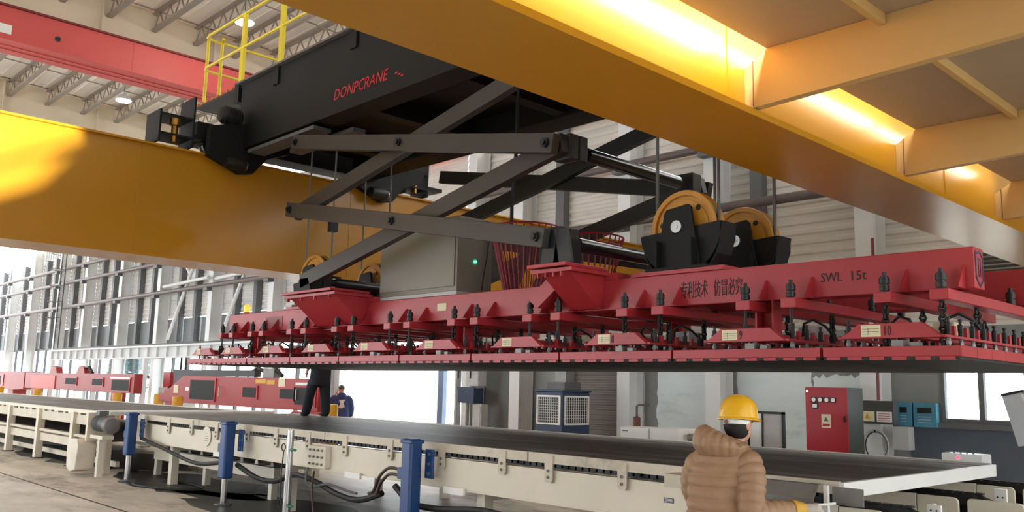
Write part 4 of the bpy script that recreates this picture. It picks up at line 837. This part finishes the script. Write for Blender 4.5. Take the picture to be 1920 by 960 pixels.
bx('body', GRYL, t, -17.75, -17.4, 15.65, 15.9, 0, 1.28, bevel=.01); bx('door', GRYL, t, -17.72, -17.43, 15.635, 15.65, .3, 1.22)
tag(B().cyl((-6.85, 15.7, 1.66), (-6.85, 15.7, 4.6), .03, n=8).build('red_pipe', mat('red_brown_pipe', (120, 60, 62), .5)), 'thin red-brown pipe running down the white column', 'pipe')
# lamps under the roof
def lamp(x, y, z, lab):
    t = thing('high_bay_lamp', lab, 'lamp', (x, y, z), 'high bay lamps')
    B().lathe([(.22, 0), (.21, .04), (.16, .11), (.08, .16), (.07, .24), (.02, .25)], (x, y, z), 'z', 20).build('reflector', GRYL, t, smooth=True)
    B().lathe([(.2, -.02), (.19, .02), (.02, .03)], (x, y, z), 'z', 20).build('lens', mat('lit_lamp_lens', (255, 246, 230), .3, emit=12), t, smooth=True)
    B().cyl((x, y, z+.24), (x, y, zr(y)+.6), .015, n=6).build('hanger', GRYD, t)
    L = bpy.data.lights.new('lamp_light', 'POINT'); L.energy = 90; L.shadow_soft_size = .35; L.color = (1, .93, .82); lo = bpy.data.objects.new('lamp_light', L); SC.collection.objects.link(lo); lo.parent = t; lo.location = (0, 0, -.25)
lamp(-25.2, 8.55, 9.6, 'lit high bay lamp between the red girder and yellow girder')
lamp(-17.5, 8.34, 9.6, 'lit high bay lamp behind the yellow handrail post')

# ================================================================== PEOPLE
def interp(keys, z):
    for (z0, *a), (z1, *b_) in zip(keys[:-1], keys[1:]):
        if z0 <= z <= z1:
            t = (z-z0)/(z1-z0) if z1 > z0 else 0; t = t*t*(3-2*t); return [p+(q-p)*t for p, q in zip(a, b_)]
    return list(keys[-1][1:])
def loft_z(b, keys, T, step=.012, n=40, quilt=None):
    z0, z1 = keys[0][0], keys[-1][0]; m = int((z1-z0)/step)+1; vs = []; fs = []
    for i in range(m+1):
        z = z0+(z1-z0)*i/m; cx, cy, rx, ry = interp(keys, z)
        q = 1+(quilt[1]*(abs(math.sin(math.pi*z/quilt[0]))**.6-.6) if quilt else 0)
        for k in range(n):
            a = 2*math.pi*k/n
            c, s = math.cos(a), math.sin(a); e = .82
            vs.append(T @ Vector((cx+rx*q*math.copysign(abs(c)**e, c), cy+ry*q*math.copysign(abs(s)**e, s), z)))
    for i in range(m):
        for k in range(n): fs.append((i*n+k, i*n+(k+1) % n, (i+1)*n+(k+1) % n, (i+1)*n+k))
    fs += [tuple(range(n-1, -1, -1)), tuple(range(m*n, (m+1)*n))]
    b.add(vs, fs)
def limb(b, pts, rad, T, quilt=None, n=20, step=.012):
    """Smooth tapered limb through pts with radii rad; quilt=(pitch, amount) puffs it in rings."""
    P_ = [Vector(p) for p in pts]; out = []; rr = []; L = 0
    for i in range(len(P_)-1):
        a = P_[max(i-1, 0)]; p = P_[i]; c = P_[i+1]; d = P_[min(i+2, len(P_)-1)]; m = max(3, int((c-p).length/step))
        for k in range(m):
            t = k/m; v = .5*((2*p)+(c-a)*t+(2*a-5*p+4*c-d)*t*t+(3*p-a-3*c+d)*t**3); out.append(v); rr.append(rad[i]+(rad[i+1]-rad[i])*t)
    out.append(P_[-1]); rr.append(rad[-1])
    for i in range(len(out)):
        if i: L += (out[i]-out[i-1]).length
        if quilt: rr[i] *= 1+quilt[1]*(abs(math.sin(math.pi*L/quilt[0]))**.6-.6)
    b.tube([T @ p for p in out], rr, n)
def ellip(b, c, r, T, n=18, m=12, tilt=None):
    vs = []; fs = []; c = Vector(c); Q = tilt or Matrix.Identity(4)
    for i in range(m+1):
        th = math.pi*i/m
        for k in range(n):
            ph = 2*math.pi*k/n; vs.append(T @ (c+(Q @ Vector((r[0]*math.sin(th)*math.cos(ph), r[1]*math.sin(th)*math.sin(ph), r[2]*math.cos(th))))))
    for i in range(m):
        for k in range(n): fs.append((i*n+k, i*n+(k+1) % n, (i+1)*n+(k+1) % n, (i+1)*n+k))
    b.add(vs, fs)
def head_shapes(b, hc, yaw, T, s=1.0):
    H = T @ Matrix.Translation(hc) @ Matrix.Rotation(yaw, 4, 'Z') @ Matrix.Scale(s, 4)     # face looks along local +Y
    ellip(b, (0, -.01, .02), (.078, .098, .1), H); ellip(b, (0, .02, -.05), (.06, .07, .07), H)        # skull, jaw
    ellip(b, (0, .095, -.015), (.014, .02, .028), H, 10, 8); ellip(b, (0, .085, -.07), (.028, .012, .008), H, 10, 6)  # nose, lips
    for sx in (-1, 1): ellip(b, (sx*.08, -.005, -.01), (.012, .022, .034), H, 10, 8)                              # ears
    return H
def hand_shapes(b, wrist, d, palm_n, T, curl=.6, s=1.0, side=1):
    """Palm and five fingers; d is the pointing direction, palm_n the direction the palm faces."""
    d = Vector(d).normalized(); pn = Vector(palm_n); pn = (pn-d*pn.dot(d)).normalized(); sd = d.cross(pn)*side; w = Vector(wrist)
    limb(b, [w, w+d*.05*s, w+d*.09*s], [.026*s, .034*s, .032*s], T, n=12)
    for k, L in enumerate((.072, .08, .075, .058)):
        p = w+d*.085*s+sd*(-.03+k*.02)*s; q = p+(d*math.cos(curl*.6)+pn*math.sin(curl*.6))*L*.5*s; e = q+(d*math.cos(curl*1.7)+pn*math.sin(curl*1.7))*L*.5*s; f = e+(d*math.cos(curl*2.6)+pn*math.sin(curl*2.6))*L*.3*s
        limb(b, [p-d*.02, p, q, e, f], [.0095*s, .0098*s, .0095*s, .009*s, .0075*s], T, n=8)
    p = w+d*.03*s-sd*.03*s; limb(b, [p, p+d*.03*s-sd*.025*s+pn*.015*s, p+d*.06*s-sd*.02*s+pn*.035*s], [.013*s, .012*s, .009*s], T, n=8)
def face_bits(root, H, hair=(26, 22, 20)):
    for sx in (-1, 1): ob = B(); ellip(ob, (sx*.03, .082, .01), (.012, .009, .008), H, 10, 6); ob.build('eye', mat('eye_dark', (40, 30, 26), .3), root)
# ---- worker in the brown jacket
JK = mat('brown_padded_nylon', (160, 126, 96), .55, var=.07, scale=9, bump=.15); GLV = mat('yellow_leather_glove', (206, 160, 58), .6, var=.12, scale=14); GLG = mat('grey_glove_palm', (186, 180, 168), .7, var=.1, scale=20)
TRO = mat('dark_trousers', (42, 44, 52), .8, var=.1); BOOT = mat('black_boots', (28, 26, 25), .5)
wk = thing('person', 'worker in brown padded jacket and yellow hard hat, gloved hand on the trough', 'person', (-3.3, 5.2, 0))
T = Matrix.Translation((-3.3, 5.2, 0)) @ Matrix.Rotation(R(29), 4, 'Z')
HC = Vector((.075, .07, 1.505)); HY = R(-42)
bd = B(); H = head_shapes(bd, HC, HY, T)
limb(bd, [(.03, .06, 1.30), (.05, .065, 1.38), (.07, .07, 1.46)], [.06, .055, .055], T)
loft_z(bd, [(.8, 0, .01, .17, .12), (1.1, 0, .02, .17, .12), (1.27, 0, .04, .16, .11), (1.36, .03, .06, .07, .07)], T, .03, 24)
limb(bd, [(.10, .02, 1.27), (.15, -.13, .98), (.34, -.02, .965), (.44, .06, .965)], [.06, .05, .04, .03], T); limb(bd, [(-.14, .05, 1.28), (-.22, .16, 1.0), (-.1, .36, .96)], [.06, .05, .03], T)
for sx in (-1, 1): limb(bd, [(sx*.1, .01, .85), (sx*.11, .02, .48), (sx*.12, 0, .1), (sx*.12, .1, .05)], [.085, .065, .045, .04], T)
hand_shapes(bd, (.44, .06, .965), (1, .28, -.03), (-.2, .6, -.5), T, .8); hand_shapes(bd, (-.1, .36, .96), (.6, .8, 0), (0, 0, -1), T, .4)
body = remeshed(bd, 'body', SKIN, wk, .0075, 3); face_bits(body, H)
jk = B()
loft_z(jk, [(.62, -.06, 0.02, .225, .17), (.8, -.06, 0.02, .22, .17), (.96, -.06, .02, .21, .165), (1.1, -.055, .03, .205, .16), (1.2, -.045, .04, .2, .15), (1.28, -.02, .045, .18, .135), (1.34, .01, .055, .13, .11), (1.385, .035, .06, .085, .085)], T, .005, 48, (.078, .10))
limb(jk, [(.06, .03, 1.265), (.12, .0, 1.25), (.155, -.06, 1.15), (.15, -.13, 1.0), (.19, -.12, .955), (.30, -.04, .958), (.415, .045, .965)], [.10, .1, .09, .082, .08, .068, .052], T, (.058, .16), step=.005)
limb(jk, [(-.12, .05, 1.25), (-.19, .06, 1.22), (-.24, .12, 1.1), (-.22, .18, .99), (-.12, .34, .96)], [.10, .095, .085, .075, .06], T, (.062, .12), step=.006)
remeshed(jk, 'jacket', JK, wk, .0065, 1)
hd = B()   # hood lying on the shoulders, taller at the left, seamed in vertical tubes
for k in range(12):
    a = R(140+k*20); u = (1+math.cos(a))/2; top = 1.475-.09*u
    c = Vector((-.045+.135*math.cos(a), .01+.105*math.sin(a), 0))
    limb(hd, [(c.x*.92, c.y*.9+.01, 1.315-.01*u), (c.x*1.08, c.y*1.15-.01, 1.37), (c.x*1.0, c.y*1.0-.01, top-.03), (c.x*.75, c.y*.6+.02, top)], [.034, .04, .034, .022], T, n=14)
ellip(hd, (-.05, .02, 1.36), (.12, .09, .06), T)
remeshed(hd, 'hood', JK, wk, .007, 1)
tb_ = B(); loft_z(tb_, [(.5, -.02, 0, .19, .14), (.7, -.02, 0, .2, .15), (.85, -.01, .01, .2, .15)], T, .03, 24)
for sx in (-1, 1): limb(tb_, [(sx*.1, .01, .8), (sx*.11, .02, .48), (sx*.12, 0, .1)], [.115, .09, .075], T)
remeshed(tb_, 'trousers', TRO, wk, .014, 4)
for sx in (-1, 1):
    bt = B(); limb(bt, [(sx*.12, -.02, .2), (sx*.12, 0, .08), (sx*.12, .06, .05), (sx*.12, .17, .045)], [.07, .07, .055, .042], T); remeshed(bt, 'boot', BOOT, wk, .01, 2)
gv = B(); limb(gv, [(.40, .035, .965), (.44, .06, .965), (.49, .085, .963)], [.066, .055, .04], T, n=20); remeshed(gv, 'glove_cuff', GLV, wk, .006, 2)
gv = B(); hand_shapes(gv, (.455, .07, .965), (1, .28, -.03), (-.2, .6, -.5), T, .8, 1.25); remeshed(gv, 'glove', GLG, wk, .005, 2)
gv = B(); hand_shapes(gv, (-.1, .36, .96), (.6, .8, 0), (0, 0, -1), T, .4, 1.25); remeshed(gv, 'glove', GLV, wk, .006, 2)
# hair, headband, mask strap, hat
hr = B(); ellip(hr, (0, -.022, -.012), (.085, .096, .1), H); hv = B(); hv.v, hv.f = hr.v, [f for f in hr.f if (sum((H.inverted() @ Vector(hr.v[i])).y for i in f)/4) < .02 and (sum((H.inverted() @ Vector(hr.v[i])).z for i in f)/4) > -.098]
o = hv.build('hair', mat('black_hair', (20, 18, 18), .7), wk, smooth=True); so = o.modifiers.new('s', 'SOLIDIFY'); so.thickness = .006
HT = H @ Matrix.Translation((0, -.005, .035)) @ Matrix.Rotation(R(-4), 4, 'X') @ Matrix.Rotation(R(-3), 4, 'Y')
prof = []
ht = B(); vs = []; fs = []; n = 40
rows = [(1.02, 0), (1.0, .012), (.985, .04), (.93, .08), (.80, .115), (.58, .14), (.3, .152), (.02, .156)]
for r_, z in rows:
    for k in range(n):
        a = 2*math.pi*k/n; rid = .006*max(0, 1-abs(math.cos(a))*4) if z > .06 else 0
        vs.append(HT @ Vector((.118*r_*math.cos(a), .138*r_*math.sin(a), z+rid)))
for i in range(len(rows)-1):
    for k in range(n): fs.append((i*n+k, i*n+(k+1) % n, (i+1)*n+(k+1) % n, (i+1)*n+k))
ht.add(vs, fs); HATM = mat('yellow_hard_hat_plastic', (238, 182, 34), .3, var=.04, scale=4)
o = ht.build('hard_hat', HATM, wk, smooth=True); so = o.modifiers.new('s', 'SOLIDIFY'); so.thickness = .004
brm = B(); vs = []
for k in range(n):
    a = 2*math.pi*k/n; ext = .010+.028*max(0, math.sin(a))**3
    for rr_, z in ((0, .004), (ext, -.008), (ext, -.012), (0, .0)): vs.append(HT @ Vector(((.118+rr_)*math.cos(a), (.138+rr_)*math.sin(a), z)))
brm.add(vs, [(4*k+j, 4*((k+1) % n)+j, 4*((k+1) % n)+(j+1) % 4, 4*k+(j+1) % 4) for k in range(n) for j in range(4)]); brm.build('hat_brim', HATM, o, smooth=True)
rg = B(); 
for sx in (-.028, .028): limb(rg, [(sx, -.128, .05), (sx, -.09, .115), (sx, 0, .152), (sx, .09, .115), (sx, .13, .05)], [.006]*5, HT, n=8)
rg.build('hat_ridge', HATM, o, smooth=True)
hb = B(); pts = [HT @ Vector((.088*math.cos(R(a)), -.005+.106*math.sin(R(a)), -.028)) for a in range(170, 371, 10)]
vs = []
for p in pts: vs += [p+Vector((0, 0, -.014)), p+Vector((0, 0, .014))]
o2 = B().add(vs, [(2*i, 2*i+2, 2*i+3, 2*i+1) for i in range(len(pts)-1)]).build('headband', WHT, o); so = o2.modifiers.new('s', 'SOLIDIFY'); so.thickness = .003
kn = B(); kn.cyl(HT @ Vector((0, -.108, -.03)), HT @ Vector((0, -.125, -.03)), .013, n=14); kn.build('adjuster_knob', mat('brown_red_knob', (150, 80, 66), .5), o)
B().cyl(T @ Vector((.54, .16, .985)), T @ Vector((.68, .21, 1.0)), .009, n=8).build('lever', WHT, th, smooth=True, label='white lever')

# ---- man in the navy coat by the doorway
NAVY = mat('navy_coat_cloth', (58, 76, 124), .8, var=.1, scale=5); nm = thing('person', 'man in a navy hooded coat standing near the bright doorway, back turned', 'person', (-20.9, 13.6, 0))
T = Matrix.Translation((-20.9, 13.6, 0)) @ Matrix.Rotation(R(57), 4, 'Z')
bd = B(); H = head_shapes(bd, Vector((-.02, .1, 1.56)), R(25), T)
limb(bd, [(0, .02, 1.36), (-.01, .06, 1.45), (-.02, .09, 1.52)], [.06, .055, .055], T, step=.03); loft_z(bd, [(.8, 0, 0, .17, .12), (1.2, 0, .0, .18, .12), (1.38, 0, .02, .12, .08)], T, .04, 20)
limb(bd, [(.17, .02, 1.34), (.24, 0, 1.08), (.25, .05, .82)], [.055, .05, .03], T, step=.03); limb(bd, [(-.17, .02, 1.34), (-.3, .08, 1.2), (-.17, .2, 1.42)], [.055, .05, .03], T, step=.03)
for sx in (-1, 1): limb(bd, [(sx*.1, 0, .85), (sx*.1, .02, .48), (sx*.1, 0, .1), (sx*.1, .1, .05)], [.085, .065, .045, .04], T, step=.03)
hand_shapes(bd, (.25, .05, .82), (0, .15, -1), (-1, 0, 0), T, .4); hand_shapes(bd, (-.17, .2, 1.42), (.5, .3, .8), (0, 0, 1), T, .5)
bo = remeshed(bd, 'body', SKIN, nm, .014, 2); face_bits(bo, H)
jk = B(); loft_z(jk, [(.62, 0, 0, .24, .18), (.9, 0, 0, .235, .175), (1.15, 0, .0, .24, .165), (1.32, 0, .0, .21, .14), (1.42, 0, .03, .11, .1)], T, .03, 28)
limb(jk, [(.13, .0, 1.34), (.22, 0, 1.28), (.28, 0, 1.05), (.27, .05, .84)], [.1, .095, .08, .06], T, step=.03); limb(jk, [(-.13, .0, 1.34), (-.24, .03, 1.28), (-.33, .08, 1.2), (-.19, .18, 1.38)], [.1, .09, .08, .06], T, step=.03)
ellip(jk, (0, -.08, 1.40), (.14, .1, .09), T); remeshed(jk, 'coat', NAVY, nm, .016, 3)
tb_ = B()
for sx in (-1, 1): limb(tb_, [(sx*.1, 0, .8), (sx*.1, .02, .48), (sx*.1, 0, .08), (sx*.1, .08, .05)], [.11, .085, .07, .05], T, step=.03)
remeshed(tb_, 'trousers', TRO, nm, .018, 2)
cp = B(); ellip(cp, (0, -.012, .05), (.086, .106, .085), H); cp.build('cap', GRYD, nm, smooth=True)
lp = B(); lp.v = [tuple(T @ Vector(p)) for p in ((-.07, -.185, 1.28), (.1, -.187, 1.3), (.06, -.19, 1.2), (.1, -.19, 1.1), (.0, -.19, 1.06), (-.08, -.19, 1.08), (-.03, -.19, 1.18))]; lp.f = [(0, 1, 2, 3, 4, 5, 6)]
o = lp.build('back_print', WHT, nm); so = o.modifiers.new('s', 'SOLIDIFY'); so.thickness = .01

# ---- person in black standing on the table behind the spreader
BLKC = mat('black_cloth', (30, 34, 42), .85, var=.12, scale=5); pb = thing('person', 'person in black clothes standing on the table, upper body hidden by spreader', 'person', (-14.6, 9.02, 1.1))
T = Matrix.Translation((-14.6, 9.02, 1.1)) @ Matrix.Rotation(R(100), 4, 'Z')
bd = B(); H = head_shapes(bd, Vector((0, .04, 1.6)), 0, T); limb(bd, [(0, 0, 1.38), (0, .02, 1.46), (0, .03, 1.55)], [.06, .055, .055], T, step=.03)
loft_z(bd, [(.8, 0, 0, .16, .11), (1.2, 0, .0, .17, .11), (1.4, 0, .0, .12, .08)], T, .04, 20)
for sx in (-1, 1): limb(bd, [(sx*.17, 0, 1.36), (sx*.23, .02, 1.08), (sx*.22, .14, .86)], [.055, .05, .03], T, step=.03); hand_shapes(bd, (sx*.22, .14, .86), (0, .4, -1), (-sx, 0, 0), T, .4)
limb(bd, [(.09, 0, .85), (.1, -.02, .46), (.1, -.06, .1), (.1, .03, .06)], [.08, .06, .045, .04], T, step=.03); limb(bd, [(-.09, 0, .85), (-.1, .16, .48), (-.1, .26, .1), (-.1, .35, .06)], [.08, .06, .045, .04], T, step=.03)
bo = remeshed(bd, 'body', SKIN, pb, .014, 2); face_bits(bo, H)
jk = B(); loft_z(jk, [(.58, 0, .03, .21, .17), (.9, 0, .01, .2, .155), (1.2, 0, .0, .22, .15), (1.34, 0, .0, .19, .13), (1.45, 0, .02, .09, .09)], T, .03, 28)
for sx in (-1, 1): limb(jk, [(sx*.12, 0, 1.34), (sx*.21, .0, 1.28), (sx*.25, .02, 1.08), (sx*.23, .12, .9)], [.09, .085, .07, .05], T, step=.03)
remeshed(jk, 'coat', BLKC, pb, .016, 3)
tb_ = B(); limb(tb_, [(.08, .0, .8), (.1, -.02, .46), (.1, -.06, .08), (.1, .04, .05)], [.12, .1, .085, .05], T, step=.03); limb(tb_, [(-.08, .0, .8), (-.1, .16, .48), (-.1, .26, .08), (-.1, .36, .05)], [.12, .1, .085, .05], T, step=.03)
remeshed(tb_, 'trousers', BLKC, pb, .016, 2)
hh = B(); ellip(hh, (0, -.015, .05), (.087, .106, .085), H); hh.build('cap', BLKC, pb, smooth=True)
